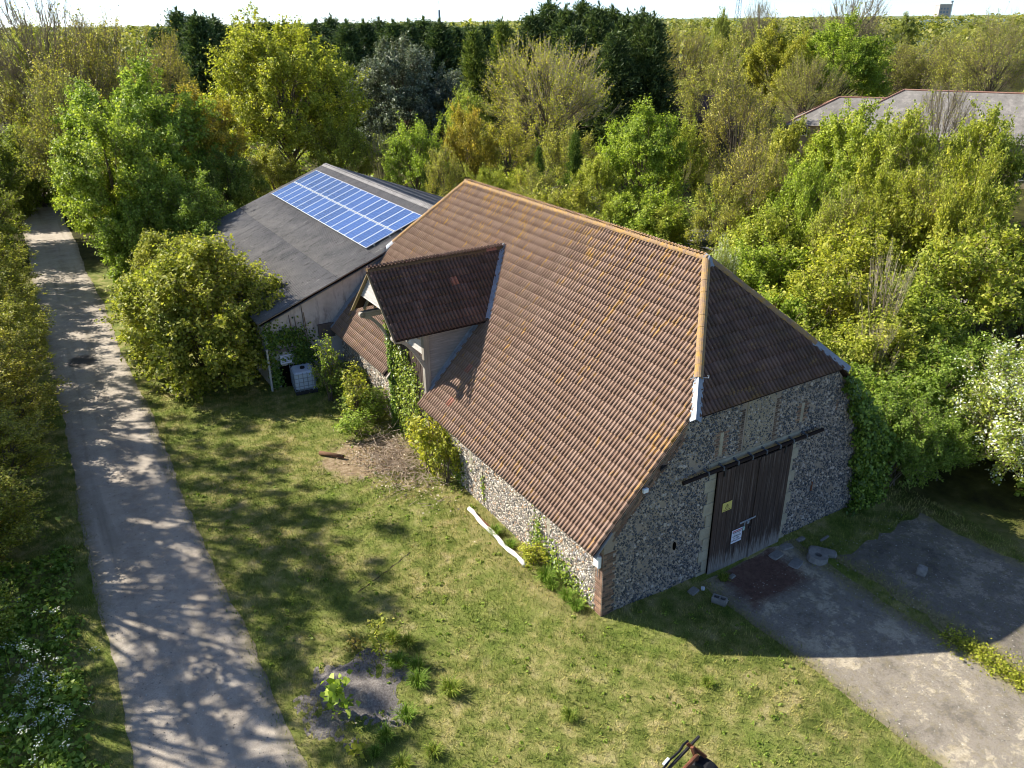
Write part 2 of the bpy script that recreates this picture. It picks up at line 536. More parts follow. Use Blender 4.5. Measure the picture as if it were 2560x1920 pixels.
c = t.mix(t.maprange(t.noise(26, 4, 0.75), 0.56, 0.66, 0, 0.75), c, '#aaa297')
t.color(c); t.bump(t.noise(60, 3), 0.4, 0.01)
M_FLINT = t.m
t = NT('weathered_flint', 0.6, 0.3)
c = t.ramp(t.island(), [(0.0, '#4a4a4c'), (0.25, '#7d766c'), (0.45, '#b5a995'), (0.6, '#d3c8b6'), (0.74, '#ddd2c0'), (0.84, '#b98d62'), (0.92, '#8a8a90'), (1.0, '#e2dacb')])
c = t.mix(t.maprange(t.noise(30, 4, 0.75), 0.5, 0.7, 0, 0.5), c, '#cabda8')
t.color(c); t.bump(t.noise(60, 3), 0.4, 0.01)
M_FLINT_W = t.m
def brick_mat(name, a, b, c3):
    t = NT(name, 0.9, 0.15)
    oi = t.n('ShaderNodeObjectInfo')
    c = t.ramp(oi.outputs['Random'], [(0.0, a), (0.5, b), (1.0, c3)])
    c = t.mix(0.6, c, t.ramp(t.noise(25, 4, 0.75), [(0.3, (0.7, 0.7, 0.7)), (0.7, (1.3, 1.3, 1.3))]), 'MULTIPLY')
    t.color(c); t.bump(t.noise(50, 4), 0.4, 0.01)
    return t.m
M_BRICK = brick_mat('brown_brick', '#6d5847', '#83695a', '#977c63')
M_BRICK_R = brick_mat('red_brick', '#80624f', '#96755f', '#a8876c')
M_BRICK_D = brick_mat('dark_brick', '#4b423a', '#64564b', '#7d6c5c')
t = NT('pale_dressing', 0.9, 0.15)
t.color(t.mix(0.5, t.ramp(t.noise(1.6, 5, 0.7), [(0.3, '#8f8875'), (0.55, '#a39c88'), (0.75, '#b3ac99')]), t.ramp(t.noise(40, 3), [(0.3, (0.8, 0.8, 0.8)), (0.7, (1.15, 1.15, 1.15))]), 'MULTIPLY'))
t.bump(t.noise(20, 4), 0.4, 0.02)
M_DRESS = t.m
t = NT('dark_door_wood', 0.75, 0.25)
g = t.noise(1.4, 6, 0.7, vec=t.pos((16, 16, 0.5)))
oi = t.n('ShaderNodeObjectInfo')
c = t.ramp(g, [(0.3, '#2a221e'), (0.55, '#453a34'), (0.75, '#80766d')])
c = t.mix(t.math('MULTIPLY', oi.outputs['Random'], 0.35), c, '#58473e')
px, py, pz = t.sep()
wear = t.math('ADD', t.maprange(pz, 0.9, -0.1, -0.25, 0.55), t.math('MULTIPLY', t.math('SUBTRACT', t.noise(2.0, 4, 0.7, vec=t.pos((9, 9, 0.9))), 0.5), 1.5))
c = t.mix(t.maprange(wear, 0.05, 0.5, 0, 0.85), c, '#8c8780')
t.color(c); t.bump(g, 0.5, 0.01)
M_DOOR = t.m
M_TIMBER = m_wood('weathered_oak', '#7b7266', '#b5aea2', 'z')
M_TIMBER_X = m_wood('weathered_oak_beam', '#8a8174', '#c6bfb2', 'x')
M_BOARD = m_wood('silvered_boards', '#a19c94', '#d6d2ca', 'y')
M_BOARD_C = m_wood('cheek_boards', '#77716b', '#aba59d', 'x')
M_IRON = m_plain('dark_iron', '#33302f', 0.25, 8, 0.6, 0.4)
M_STEEL = m_plain('galvanised_steel', '#8d959c', 0.15, 8, 0.45, 0.5)
M_IRONG = m_plain('grey_iron', '#5d6266', 0.2, 8, 0.7, 0.3)
M_RUST = m_plain('rust', '#6e4733', 0.35, 9, 0.85, 0.2, 0.4)
M_WHITE = m_plain('white_plastic', '#dfe2e2', 0.06, 5, 0.5, 0.4)
M_BLACK = m_plain('black_rubber', '#1b1c1e', 0.2, 20, 0.7, 0.3)
M_VOID = m_plain('dark_recess', '#14120f', 0.2, 3, 1.0, 0.0)

# ------------------------------------------------------------------ barn dimensions (front wall along +x at y=0, ridge along +y)
XR, ZR, SL = 5.957, 9.04, 1.02693
XE, ZE = -0.468, 2.442
YF, YB = -0.12, 20.72                # verges of the long slope
HX, HZ, HY = 2.80, 5.80-0.0, -0.25     # lower end of the front half hip
HZ = ZR - SL*(XR-HX)
RY0, RY1 = 2.994, 18.35
HYB = 20.95
WX = 2*XR                            # right wall
def zroof(x): return ZR - SL*abs(x-XR)
barn = empty('barn', (0, 0, 0))
tag(barn, 'flint barn with brown tiled half-hipped roof, cart porch and dark sliding door', 'barn')

# walls
def wall_poly():
    a = 0.16
    return [(0, -0.7), (WX, -0.7), (WX, zroof(WX)-a), (WX-HX, HZ-a), (HX, HZ-a), (0, zroof(0)-a)]
m = MB(); m.prism(wall_poly(), (0, 0, 0), (1, 0, 0), (0, 0, 1), (0, 1, 0), 0.45)
w_front = m.build('wall', M_MORTAR, barn); w_front['label'] = 'shaded flint end wall with the sliding door'
m = MB(); m.box(0, 0.45, 0.452, 10.85, -0.7, zroof(0)-0.17)
w_left = m.build('wall', M_MORTAR, barn); w_left['label'] = 'sunlit low flint side wall'
m = MB(); m.box(0, 0.45, 14.25, 20.6, -0.7, zroof(0)-0.17)
w_left2 = m.build('wall', M_MORTAR, barn); w_left2['label'] = 'side wall beyond the cart porch'
m = MB(); m.box(WX-0.45, WX, 0.452, 20.6, -0.7, zroof(0)-0.17)
w_right = m.build('wall', M_MORTAR, barn); w_right['label'] = 'far side wall under ivy'
m = MB(); m.prism([(0.0+0.46, -0.7), (WX-0.46, -0.7), (WX-0.46, zroof(0.46)-0.2), (WX-HX, HZ-0.2), (HX, HZ-0.2), (0.46, zroof(0.46)-0.2)], (0, 20.3, 0), (1, 0, 0), (0, 0, 1), (0, 1, 0), 0.3)
w_back = m.build('wall', M_MORTAR, barn); w_back['label'] = 'rear end wall'

def flints(points, size, O, U, V, N, rng, dome=0.022):
    """irregular cobbles half sunk in the wall face; each 7-sided with a chipped top"""
    n = len(points); k = 7
    r = size*np.clip(rng.lognormal(-0.12, 0.28, n), 0.5, 1.75)
    el = rng.uniform(0.7, 1.3, n); th = rng.uniform(0, np.pi, n)
    ang = (np.arange(k)[None]/k*2*np.pi) + rng.uniform(-0.25, 0.25, (n, k))
    rad = r[:, None]*rng.uniform(0.78, 1.12, (n, k))
    a0, b0 = np.cos(ang)*rad*el[:, None], np.sin(ang)*rad/el[:, None]
    ca, sa = np.cos(th)[:, None], np.sin(th)[:, None]
    a, b = a0*ca-b0*sa, a0*sa+b0*ca
    P = np.asarray(points)
    O, U, V, N = map(np.asarray, (O, U, V, N))
    def lift(aa, bb, h):
        return O + (P[:, 0:1]+aa)[..., None]*U + (P[:, 1:2]+bb)[..., None]*V + h[..., None]*N
    base = lift(a, b, np.full((n, k), -0.004))
    hh = rng.uniform(0.45, 1.0, (n, 1))*dome*np.ones((1, k)) + rng.uniform(-0.25, 0.25, (n, k))*dome
    top = lift(a*0.66, b*0.66, hh)
    cen = lift(rng.uniform(-0.2, 0.2, (n, 1))*r[:, None], rng.uniform(-0.2, 0.2, (n, 1))*r[:, None], hh.mean(1, keepdims=True)*1.1)
    VV = np.concatenate([base, top, cen], 1).reshape(-1, 3)
    i = np.arange(k); j = (i+1) % k
    loc = np.concatenate([np.stack([i, j, k+j], 1), np.stack([i, k+j, k+i], 1), np.stack([k+i, k+j, np.full(k, 2*k)], 1)])
    FF = (np.arange(n)[:, None, None]*(2*k+1) + loc[None]).reshape(-1, 3)
    return VV, FF

def jgrid(x0, x1, z0, z1, s, rng, jit=0.3):
    xs = np.arange(x0, x1, s); zs = np.arange(z0, z1, s*0.87)
    A, B = np.meshgrid(xs, zs)
    A = A + (np.arange(len(zs)) % 2)[:, None]*s/2
    P = np.stack([A.ravel(), B.ravel()], 1)
    return P + rng.uniform(-jit, jit, P.shape)*s

rng = np.random.default_rng(11)
P = jgrid(0.05, WX-0.05, -0.45, 5.8, 0.084, rng)
x, z = P[:, 0], P[:, 1]
top = np.minimum(np.minimum(zroof(0)+SL*x, zroof(0)+SL*(WX-x)), HZ) - 0.22
quo = 0.36 + 0.12*((np.floor(z/0.15) % 2) == 0)
keep = (z < top) & (x > quo)
# rake brickwork on the left slope
keep &= ~((z > zroof(0)+SL*x-0.62) & (x < HX))
jl = 3.74 + 0.16*((np.floor((z+0.2)/0.42) % 2) == 0) + 0.06*np.sin(z*9)
jr = 7.68 - 0.16*((np.floor((z)/0.42) % 2) == 0) + 0.06*np.sin(z*7)
keep &= ~((x > jl) & (x < jr) & (z < 3.62))
keep &= ~((x > 3.9) & (x < 7.6) & (z < 3.95) & (z > 3.5))
keep &= ~((np.abs(x-4.18) < 0.24) & (z > 4.08) & (z < 4.9))
keep &= ~((np.abs(x-7.65) < 0.24) & (z > 4.2) & (z < 4.92))
keep &= ~((np.abs(x-5.02) < 0.13) & (z > 3.95)) & ~((np.abs(x-6.43) < 0.13) & (z > 3.8))
keep &= ~((np.abs(x-2.66) < 0.12) & (np.abs(z-1.47) < 0.17))
infill = (x > 5.1) & (x < 6.35) & (z > 3.9)
keep &= ~(infill & (rng.random(len(x)) < 0.12))
keep &= ~((z < -0.02+0.25*np.sin(x*3)) & (rng.random(len(x)) < 0.3))
smear = np.sin(x*2.3+1.1*np.sin(z*1.7))*np.sin(z*2.9+x*0.8)+0.5*np.sin(x*6.1+z*4.7)
keep &= ~((smear > 0.95) & (rng.random(len(x)) < 0.6))
V_, F_ = flints(P[keep], 0.042, (0, 0, 0), (1, 0, 0), (0, 0, 1), (0, -1, 0), rng, 0.03)
tag(mobj('flints', np_mesh('flints', V_, F_, M_FLINT), w_front), kind='stuff')
P = jgrid(0.3, 10.85, -0.3, 2.7, 0.08, rng)
keep = (P[:, 0] > 0.30+0.1*((np.floor(P[:, 1]/0.15) % 2) == 0)) & (rng.random(len(P)) < 0.97) & ~((np.abs(P[:, 0]-2.72) < 0.10) & (P[:, 1] > 1.3)) & ~((np.abs(P[:, 0]-7.7) < 0.10) & (P[:, 1] > 1.3))
V_, F_ = flints(P[keep], 0.041, (0, 0, 0), (0, 1, 0), (0, 0, 1), (-1, 0, 0), rng, 0.026)
tag(mobj('flints', np_mesh('flints', V_, F_, M_FLINT_W), w_left), kind='stuff')
P = jgrid(14.4, 20.6, -0.3, 2.7, 0.12, rng)
V_, F_ = flints(P, 0.055, (0, 0, 0), (0, 1, 0), (0, 0, 1), (-1, 0, 0), rng, 0.026)
tag(mobj('flints', np_mesh('flints', V_, F_, M_FLINT_W), w_left2), kind='stuff')
# tan mortar panel between the blocked window jambs, cream wash under the track
m = MB(); m.box(5.13, 6.32, -0.012, 0.01, 3.92, HZ-0.2); m.build('blocked_window', M_MORTAR_T, w_front)

# bricks: one mesh per shape, proud of the mortar, copied
def brick_mesh(name, L, mat, d=0.05):
    b = MB(); b.box(-L/2, L/2, -0.012, d, -0.031, 0.031)
    return b.mesh(name, mat, bevel=0.005)
BR = {}
def brick(L, kind, parent, loc, rot=(0, 0, 0)):
    key = (L, kind)
    if key not in BR:
        BR[key] = brick_mesh('brick', L, {'b': M_BRICK, 'r': M_BRICK_R, 'd': M_BRICK_D}[kind])
    o = mobj('brick', BR[key], parent, loc)
    o.rotation_euler = rot
    return o
ST, HD = 0.213, 0.102
for i in range(33):
    zc = -0.22 + 0.075*i
    if zc > zroof(0)-0.25: break
    kind = 'r' if (i < 12 and i % 3) else 'b'
    # front face, toothed into the flint
    if i % 2 == 0:
        seq = [(0.003, ST), (0.226, ST)]
    else:
        seq = [(0.003, HD), (0.115, ST)] + ([(0.338, HD)] if i % 4 == 1 else [])
    for (a, L) in seq: brick(L, 'd' if (i*7+int(a*50)) % 3 == 0 else 'b', w_front, (a+L/2, 0, zc))
    # side face
    seq = [(0.016, HD), (0.128, ST)] if i % 2 == 0 else [(0.016, ST), (0.238, HD)]
    for (a, L) in seq: brick(L, kind, w_left, (0, a+L/2, zc), (0, 0, -math.pi/2))
# courses laid to the rake
ang = math.atan(SL)
ux, uz = math.cos(ang), math.sin(ang)
for row in range(4):
    off = 0.22 + 0.078*row
    for k in range(18):
        s = 0.08 + k*0.225 + (0.11 if row % 2 else 0)
        xx = s*ux + off*uz*0.72; zz = zroof(0) + s*uz - off*ux*1.28 - 0.02
        if xx < 0.28+0.02*row or xx > HX-0.05 or zz > HZ-0.28: continue
        if zz < zroof(0)-0.35 and xx < 0.45: continue
        brick(ST, 'b' if (k+row) % 3 else 'd', w_front, (xx, -0.001*row, zz), (0, -ang, 0))
def stack(x0, z0, z1, parent=w_front, alt=0.06, kinds='d'):
    i = 0; zc = z0
    while zc < z1:
        brick(ST if i % 2 else HD, kinds[i % len(kinds)], parent, (x0 + (alt if i % 2 else 0), 0, zc))
        zc += 0.078; i += 1
stack(5.00, 4.02, 5.42, alt=-0.05); stack(6.44, 3.86, 5.42, alt=0.05)
stack(4.03, 4.12, 4.85, alt=-0.03, kinds='db'); stack(4.33, 4.12, 4.85, alt=0.03, kinds='db')
stack(7.51, 4.25, 4.88, alt=-0.03, kinds='db'); stack(7.79, 4.25, 4.88, alt=0.03, kinds='db')
for xx, zz in ((4.1, 4.90), (4.26, 4.905), (7.6, 4.93), (7.75, 4.93)): brick(ST if xx in (4.1, 7.6) else HD, 'd', w_front, (xx, -0.002, zz))
for i in range(5): brick(HD, 'b', w_front, (9.35+0.02*(i % 2), 0, 4.2+0.077*i))
for dz in (0.0, 0.077, 0.154): brick(ST, 'd', w_front, (7.62, 0, 1.3+dz))
for x0, z0, z1 in ((4.18, 4.1, 4.85), (7.65, 4.22, 4.88)):
    m = MB(); m.box(x0-0.065, x0+0.065, -0.008, 0.02, z0, z1); m.build('blocked_slit', M_DRESS, w_front)
m = MB()
prof = [(0.055*math.cos(a), 0.15*math.sin(a)) for a in np.linspace(0, 2*math.pi, 12, endpoint=False)]
m.prism(prof, (2.66, -0.034, 1.47), (1, 0, 0), (0, 0, 1), (0, 1, 0), 0.05)
m.build('vent_hole', M_VOID, w_front)
m = MB(); m.box(8.71, 8.76, -0.04, 0.0, 1.32, 1.68); m.build('wall_anchor', M_RUST, w_front)
for yy in (2.72, 7.7):
    m = MB(); m.box(-0.02, 0.01, yy-0.085, yy+0.085, 1.32, 2.42); m.build('blocked_slit', M_DRESS, w_left)

# pale dressed jambs beside the door: blocks stacked in alternating widths
rng = np.random.default_rng(5)
for side in (0, 1):
    zc = -0.45; i = 0
    while zc < 3.5:
        h = 0.40 + 0.04*rng.random()
        w = (0.24 if i % 2 else 0.40) + 0.06*rng.random()
        if side == 0: x0, x1 = 4.12-w, 4.14
        else: x0, x1 = 7.30, 7.30+w*0.95
        b = MB(); b.box(x0, x1, -0.035-0.004*rng.random(), 0.02, zc, min(zc+h-0.008, 3.53))
        b.build('jamb_block', M_DRESS, w_front, bevel=0.012)
        zc += h; i += 1
b = MB(); b.box(3.75, 7.7, -0.028, 0.02, 3.545, 3.92); b.build('lintel', M_DRESS, w_front, bevel=0.01)

# sliding door of vertical planks, hung from a track
door = MB().box(4.10, 7.32, -0.085, -0.045, -0.30, 3.60).build('door', M_VOID, barn)
door['label'] = 'dark weathered plank sliding door'
rng = np.random.default_rng(9)
xx = 4.10; i = 0
while xx < 7.29:
    w = 0.165 + 0.03*rng.random()
    w = min(w, 7.31-xx)
    fr = -0.115 if xx < 5.84 else -0.135
    b = MB(); b.box(xx+0.004, xx+w-0.004, fr-0.006*rng.random(), -0.086, -0.27-0.04*rng.random(), 3.56+0.02*rng.random())
    b.build('plank', M_DOOR, door, bevel=0.004)
    xx += w; i += 1
MB().box(5.83, 5.89, -0.155, -0.137, -0.2, 3.5).build('meeting_strip', M_DOOR, door, bevel=0.004)
MB().beam((5.28, -0.14, 1.36), (5.97, -0.15, 1.385), 0.02, 0.05).build('bolt', M_STEEL, door)
MB().box(5.50, 5.53, -0.15, -0.12, 1.20, 1.34).build('bolt_bracket', M_STEEL, door)
MB().box(5.62, 5.70, -0.16, -0.12, 1.23, 1.33).build('hasp', M_STEEL, door)
MB().box(5.70, 5.79, -0.17, -0.12, 1.00, 1.10).build('padlock', M_IRON, door, bevel=0.01)
MB().box(5.47, 5.53, -0.145, -0.12, 1.02, 1.16).build('tag_plate', m_plain('mint_plastic', '#a8c9bd', 0.1), door)
track = MB().tube([(2.60, -0.20, 3.775), (8.56, -0.20, 3.775)], 0.062, 10).build('door_track', m_plain('brown_track', '#2a211e', 0.2, 6, 0.8, 0.15), barn)
for k in range(8):
    x0 = 3.55+0.60*k if k else 3.55
    b = MB(); b.box(x0-0.025, x0+0.025, -0.272, -0.125, 3.705, 3.85); b.box(x0-0.02, x0+0.02, -0.13, -0.02, 3.80, 3.88)
    b.build('bracket', M_IRONG, track, bevel=0.008)
b = MB(); b.box(4.3, 4.36, -0.17, -0.12, 3.4, 3.72); b.build('hanger', M_IRON, door)
b = MB(); b.box(6.9, 6.96, -0.18, -0.13, 3.4, 3.72); b.build('hanger', M_IRON, door)

# ------------------------------------------------------------------ roof tiles
PRX = np.array([0, .042, .050, .064, .116, .140, .150, .192, .200, .214, .266, .290, .299])
PRZ = np.array([0, 0, .056, .064, .062, .044, 0, 0, .056, .064, .062, .044, 0])
TW, TG, TL = 0.30, 0.345, 0.40
def tile_local():
    n = len(PRX)
    low = np.stack([PRX, np.zeros(n), PRZ+0.024], 1)
    top_ = np.stack([PRX, np.full(n, TL), PRZ*0.9+0.002], 1)
    lip = np.stack([PRX, np.full(n, 0.004), PRZ+0.002], 1)
    V = np.concatenate([low, top_, lip])
    i = np.arange(n-1)
    F = np.concatenate([np.stack([i, i+1, n+i+1, n+i], 1), np.stack([2*n+i, 2*n+i+1, i+1, i], 1)])
    return V, F
TV, TF = tile_local()
TILE_ME = {}
def tile_me(mat):
    if mat.name not in TILE_ME: TILE_ME[mat.name] = np_mesh('roof_tile', TV, TF, mat)
    return TILE_ME[mat.name]
def slope_frames(O, U, Vv, ncol, nrow):
    """origin of every tile: O at the eave, U along it, Vv up the slope"""
    O, U, Vv = map(lambda a: np.asarray(a, float), (O, U, Vv))
    K, J = np.meshgrid(np.arange(nrow), np.arange(ncol), indexing='ij')
    return (O + J.ravel()[:, None]*TW*U + K.ravel()[:, None]*TG*Vv), K.ravel(), J.ravel()
def tile_field(name, orgs, U, Vv, N, mat, parent, planes=(), rng=RNG):
    U, Vv, N = map(lambda a: np.asarray(a, float), (U, Vv, N))
    n = len(orgs)
    skew = rng.normal(0, 0.006, n)
    hz_ = rng.uniform(-0.003, 0.006, n)
    L = TV[None, :, :].repeat(n, 0).copy()
    L[:, :, 0] += L[:, :, 1]*skew[:, None]
    L[:, :, 2] += hz_[:, None]
    W = orgs[:, None, :] + L[:, :, 0:1]*U + L[:, :, 1:2]*Vv + L[:, :, 2:3]*N
    F = (np.arange(n)[:, None, None]*len(TV)+TF[None]).reshape(-1, 4)
    me = np_mesh(name, W.reshape(-1, 3), F, mat)
    if planes:
        bm = bmesh.new(); bm.from_mesh(me)
        for co, no in planes:
            g = bm.verts[:]+bm.edges[:]+bm.faces[:]
            bmesh.ops.bisect_plane(bm, geom=g, dist=1e-5, plane_co=co, plane_no=no, clear_outer=True)
        bm.to_mesh(me); bm.free()
    return tag(mobj(name, me, parent), kind='stuff')

ca, sa = math.cos(math.atan(SL)), math.sin(math.atan(SL))
LS = (ZR-ZE)/sa
# decking under the tiles (one solid folded sheet)
m = MB()
t0 = 0.05
def dz(x): return zroof(x)-t0
m.add([(XE+.02, YF+.02, dz(XE)), (XE+.02, 10.98, dz(XE)), (XR, 10.98, dz(XR)), (XR, RY0, dz(XR)), (HX, YF+.02, dz(HX))], [(0, 1, 2, 3, 4)])
m.add([(XE+.02, 14.12, dz(XE)), (XE+.02, YB, dz(XE)), (HX, YB, dz(HX)), (XR, RY1, dz(XR)), (XR, 14.12, dz(XR))], [(0, 1, 2, 3, 4)])
m.add([(2.3, 10.98, dz(2.3)), (2.3, 14.12, dz(2.3)), (XR, 14.12, dz(XR)), (XR, 10.98, dz(XR))], [(0, 1, 2, 3)])
m.add([(WX-XE-.02, YF+.02, dz(XE)), (WX-XE-.02, YB, dz(XE)), (WX-HX, YB, dz(HX)), (XR, RY1, dz(XR)), (XR, RY0, dz(XR)), (WX-HX, YF+.02, dz(HX))], [(5, 4, 3, 2, 1, 0)])
m.add([(HX, HY+.03, dz(HX)), (WX-HX, HY+.03, dz(HX)), (XR, RY0, dz(XR))], [(0, 1, 2)])
m.add([(HX, HYB, dz(HX)), (WX-HX, HYB, dz(HX)), (XR, RY1, dz(XR))], [(2, 1, 0)])
roof = m.build('roof', M_DECK, barn)
roof['label'] = 'half-hipped roof of brown double-roll tiles with orange lichen'
m = MB(); m.beam((XE+0.06, YF+0.04, zroof(XE)-0.10), (XE+0.62, YF+0.04, zroof(XE+0.62)-0.10), 0.03, 0.16, (0, 1, 0))
m.build('bargeboard', m_plain('grey_fascia', '#8a8a88', 0.1), roof)

# porch roof over the cart entrance
PY, PZ, PE, PHW = 12.60, 7.47, 5.42, 2.13
PX0 = -1.40
PSL = (PZ-PE)/PHW
def porch_z(y): return PZ - PSL*np.abs(y-PY)

U = (0, 1, 0); Vv = (ca, 0, sa); N = (-sa, 0, ca)
orgs, K, J = slope_frames((XE, YF, ZE), U, Vv, 70, 27)
cen = orgs + np.array(U)*TW/2 + np.array(Vv)*TL/2
hip0 = (np.array([HX, HY]), np.array([XR, RY0])); hip1 = (np.array([HX, HYB]), np.array([XR, RY1]))
def hip_line_y(x, h): return h[0][1] + (x-h[0][0])*(h[1][1]-h[0][1])/(h[1][0]-h[0][0])
yc, xc = cen[:, 1], cen[:, 0]
ok = (yc > hip_line_y(xc, hip0)-0.3) & (yc < hip_line_y(xc, hip1)+0.3) & (yc < YB-0.02)
inside_porch = (yc > 10.93) & (yc < 14.2) & (cen[:, 2] < porch_z(yc)-0.02)
ok &= ~inside_porch
RED = [(1.21, 9.53), (0.09, 9.47)]
isred = np.zeros(len(orgs), bool)
for (rx, ry) in RED:
    isred[np.argmin((xc-rx)**2+(yc-ry)**2)] = True
full = ok & (yc > hip_line_y(xc, hip0)+0.35) & (yc < hip_line_y(xc, hip1)-0.35) & ~isred
dist = np.linalg.norm(cen-CAM, axis=1)
order = np.argsort(np.where(full, dist, 1e9))[:300]
single = np.zeros(len(orgs), bool); single[order] = True
R3 = Matrix((U, Vv, N)).transposed().to_4x4()
rng = np.random.default_rng(21)
for i in order:
    o = mobj('roof_tile', tile_me(M_TILE), roof)
    o.matrix_local = Matrix.Translation(orgs[i]+np.array(N)*rng.uniform(-.003, .006)) @ R3
for i in np.where(isred)[0]:
    o = mobj('roof_tile', tile_me(M_TILE_RED), roof); o['label'] = 'replacement terracotta red tile'
    o.matrix_local = Matrix.Translation(orgs[i]+np.array(N)*0.004) @ R3
pl = []
for h, s in ((hip0, -1), (hip1, 1)):
    d = h[1]-h[0]
    nrm = np.array([-d[1], d[0], 0])
    if nrm[1]*s < 0: nrm = -nrm
    pl.append(((h[0][0], h[0][1], 0), tuple(nrm)))
tile_field('roof_tiles', orgs[ok & ~single & ~isred], U, Vv, N, M_TILE, roof, pl)
# far slope
U2, V2, N2 = (0, 1, 0), (-ca, 0, sa), (sa, 0, ca)
orgs2, _, _ = slope_frames((WX-XE, YF, ZE), U2, V2, 70, 27)
c2 = orgs2 + np.array(U2)*TW/2 + np.array(V2)*TL/2
xm = WX-c2[:, 0]
ok2 = (c2[:, 1] > hip_line_y(xm, hip0)-0.3) & (c2[:, 1] < hip_line_y(xm, hip1)+0.3) & (c2[:, 1] < YB)
pl2 = [((WX-p[0], p[1], 0), (-nn[0], nn[1], nn[2])) for p, nn in pl]
tile_field('roof_tiles', orgs2[ok2], U2, V2, N2, M_TILE, roof, pl2)
# hips
def hip_field(y_eave, y_ridge, s):
    run = abs(y_ridge-y_eave); rise = ZR-HZ; L = math.hypot(run, rise)
    Vh = (0, s*run/L, rise/L); Nh = (0, -s*rise/L, run/L)
    o_, _, _ = slope_frames((HX-0.4, y_eave, HZ), (1, 0, 0), Vh, 25, int(L/TG)+1)
    cc = o_ + np.array([TW/2, 0, 0]) + np.array(Vh)*TL/2
    f = (cc[:, 2]-HZ)/rise
    lo, hi = HX+f*(XR-HX), WX-HX-f*(XR-HX)
    k = (cc[:, 0] > lo-0.35) & (cc[:, 0] < hi+0.35) & (f < 1.02)
    ex, ey = XR-HX, y_ridge-y_eave
    pls = [((HX, y_eave, 0), (-abs(ey), ex*np.sign(ey), 0)), ((WX-HX, y_eave, 0), (abs(ey), ex*np.sign(ey), 0))]
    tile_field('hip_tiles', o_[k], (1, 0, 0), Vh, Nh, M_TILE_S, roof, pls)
hip_field(HY, RY0, 1)
hip_field(HYB, RY1, -1)

# half-round ridge and hip tiles
def ridge_mesh(L, r, mat, name='ridge_tile'):
    b = MB(); n = 8
    rows = []
    for k, (yy, rr) in enumerate(((0, r*1.025), (L*0.12, r*1.025), (L*0.13, r), (L, r))):
        rows.append([(math.cos(math.pi*(j/n)*1.06-0.09)*rr, yy, math.sin(math.pi*(j/n)*1.06-0.09)*rr*0.92) for j in range(n+1)])
    vs_ = [p for r_ in rows for p in r_]
    fs_ = [(k*(n+1)+j, k*(n+1)+j+1, (k+1)*(n+1)+j+1, (k+1)*(n+1)+j) for k in range(3) for j in range(n)]
    fs_ += [tuple(range(n+1)), tuple(range(3*(n+1), 4*(n+1)))]
    b.add(vs_, fs_)
    return b.mesh(name, mat, smooth=False)
RM = ridge_mesh(0.46, 0.145, M_RIDGE)
def run_tiles(a, b, me, parent, step=0.44, name='ridge_tile', roll=0.0):
    a, b = Vector(a), Vector(b)
    d = (b-a); n = max(1, round(d.length/step)); st = d.length/n; d.normalize()
    s = d.cross(Vector((0, 0, 1))).normalized(); u_ = s.cross(d)
    out = []
    for k in range(n):
        o = mobj(name, me, parent)
        p = a + d*(k*st)
        o.matrix_local = Matrix(((s.x, d.x, u_.x, p.x), (s.y, d.y, u_.y, p.y), (s.z, d.z, u_.z, p.z + 0.006*((k*7) % 3)), (0, 0, 0, 1)))
        out.append(o)
    return out
run_tiles((XR, RY0-0.08, ZR-0.0), (XR, RY1+0.05, ZR-0.0), RM, roof)
RMH = ridge_mesh(0.46, 0.13, M_RIDGE, 'hip_ridge_tile')
def hp(f, side, y0, y1):
    x0 = HX if side == 0 else WX-HX
    return (x0+(XR-x0)*f, y0+(y1-y0)*f, HZ+(ZR-HZ)*f+0.02)
for side in (0, 1):
    run_tiles(hp(0.225, side, HY, RY0), hp(0.985, side, HY, RY0), RMH, roof, name='hip_ridge_tile')
    run_tiles(hp(0.10, side, HYB, RY1), hp(0.985, side, HYB, RY1), RMH, roof, name='hip_ridge_tile')
# folded lead caps at the foot of the hips and at the ridge end
def unit3(v): return np.asarray(v)/np.linalg.norm(v)
def lead_cap(side, y0, y1, f0, f1, w=0.20):
    a, b = np.array(hp(f0, side, y0, y1)), np.array(hp(f1, side, y0, y1))
    h = unit3(b-a)
    nm = np.array([-sa if side == 0 else sa, 0, ca])
    run_, rise_ = abs(y1-y0), ZR-HZ; Lh = math.hypot(run_, rise_)
    nh = np.array([0, (-1 if y0 < y1 else 1)*rise_/Lh, run_/Lh])
    pa = unit3(np.cross(h, nm)); pa = pa if pa[1]*(1 if y0 < y1 else -1) > 0 else -pa
    pb = unit3(np.cross(h, nh)); pb = pb if pb[0]*(1 if side == 0 else -1) > 0 else -pb
    n = 18; vs_ = []; fs_ = []
    for k in range(n+1):
        f = k/n; c0 = a*(1-f)+b*f + np.array([0, 0, 0.11])
        wv = 0.016*math.sin(k*2.1)
        vs_ += [c0 + pa*(w+wv) + nm*(0.012*math.sin(k*2.1)-0.035), c0 + pa*0.05 + nm*0.012, c0 + np.array([0, 0, 0.03]), c0 + pb*0.05 + nh*0.012, c0 + pb*(w-wv) + nh*(0.012*math.sin(k*2.1)-0.035)]
        if k: q = 5*(k-1); fs_ += [(q+j, q+j+1, q+j+6, q+j+5) for j in range(4)]
    b_ = MB(); b_.add(vs_, fs_)
    return b_.build('lead_cap', M_LEAD, roof)
lead_cap(0, HY, RY0, -0.03, 0.24); lead_cap(1, HY, RY0, -0.03, 0.24)
lead_cap(0, HYB, RY1, 0.0, 0.12)
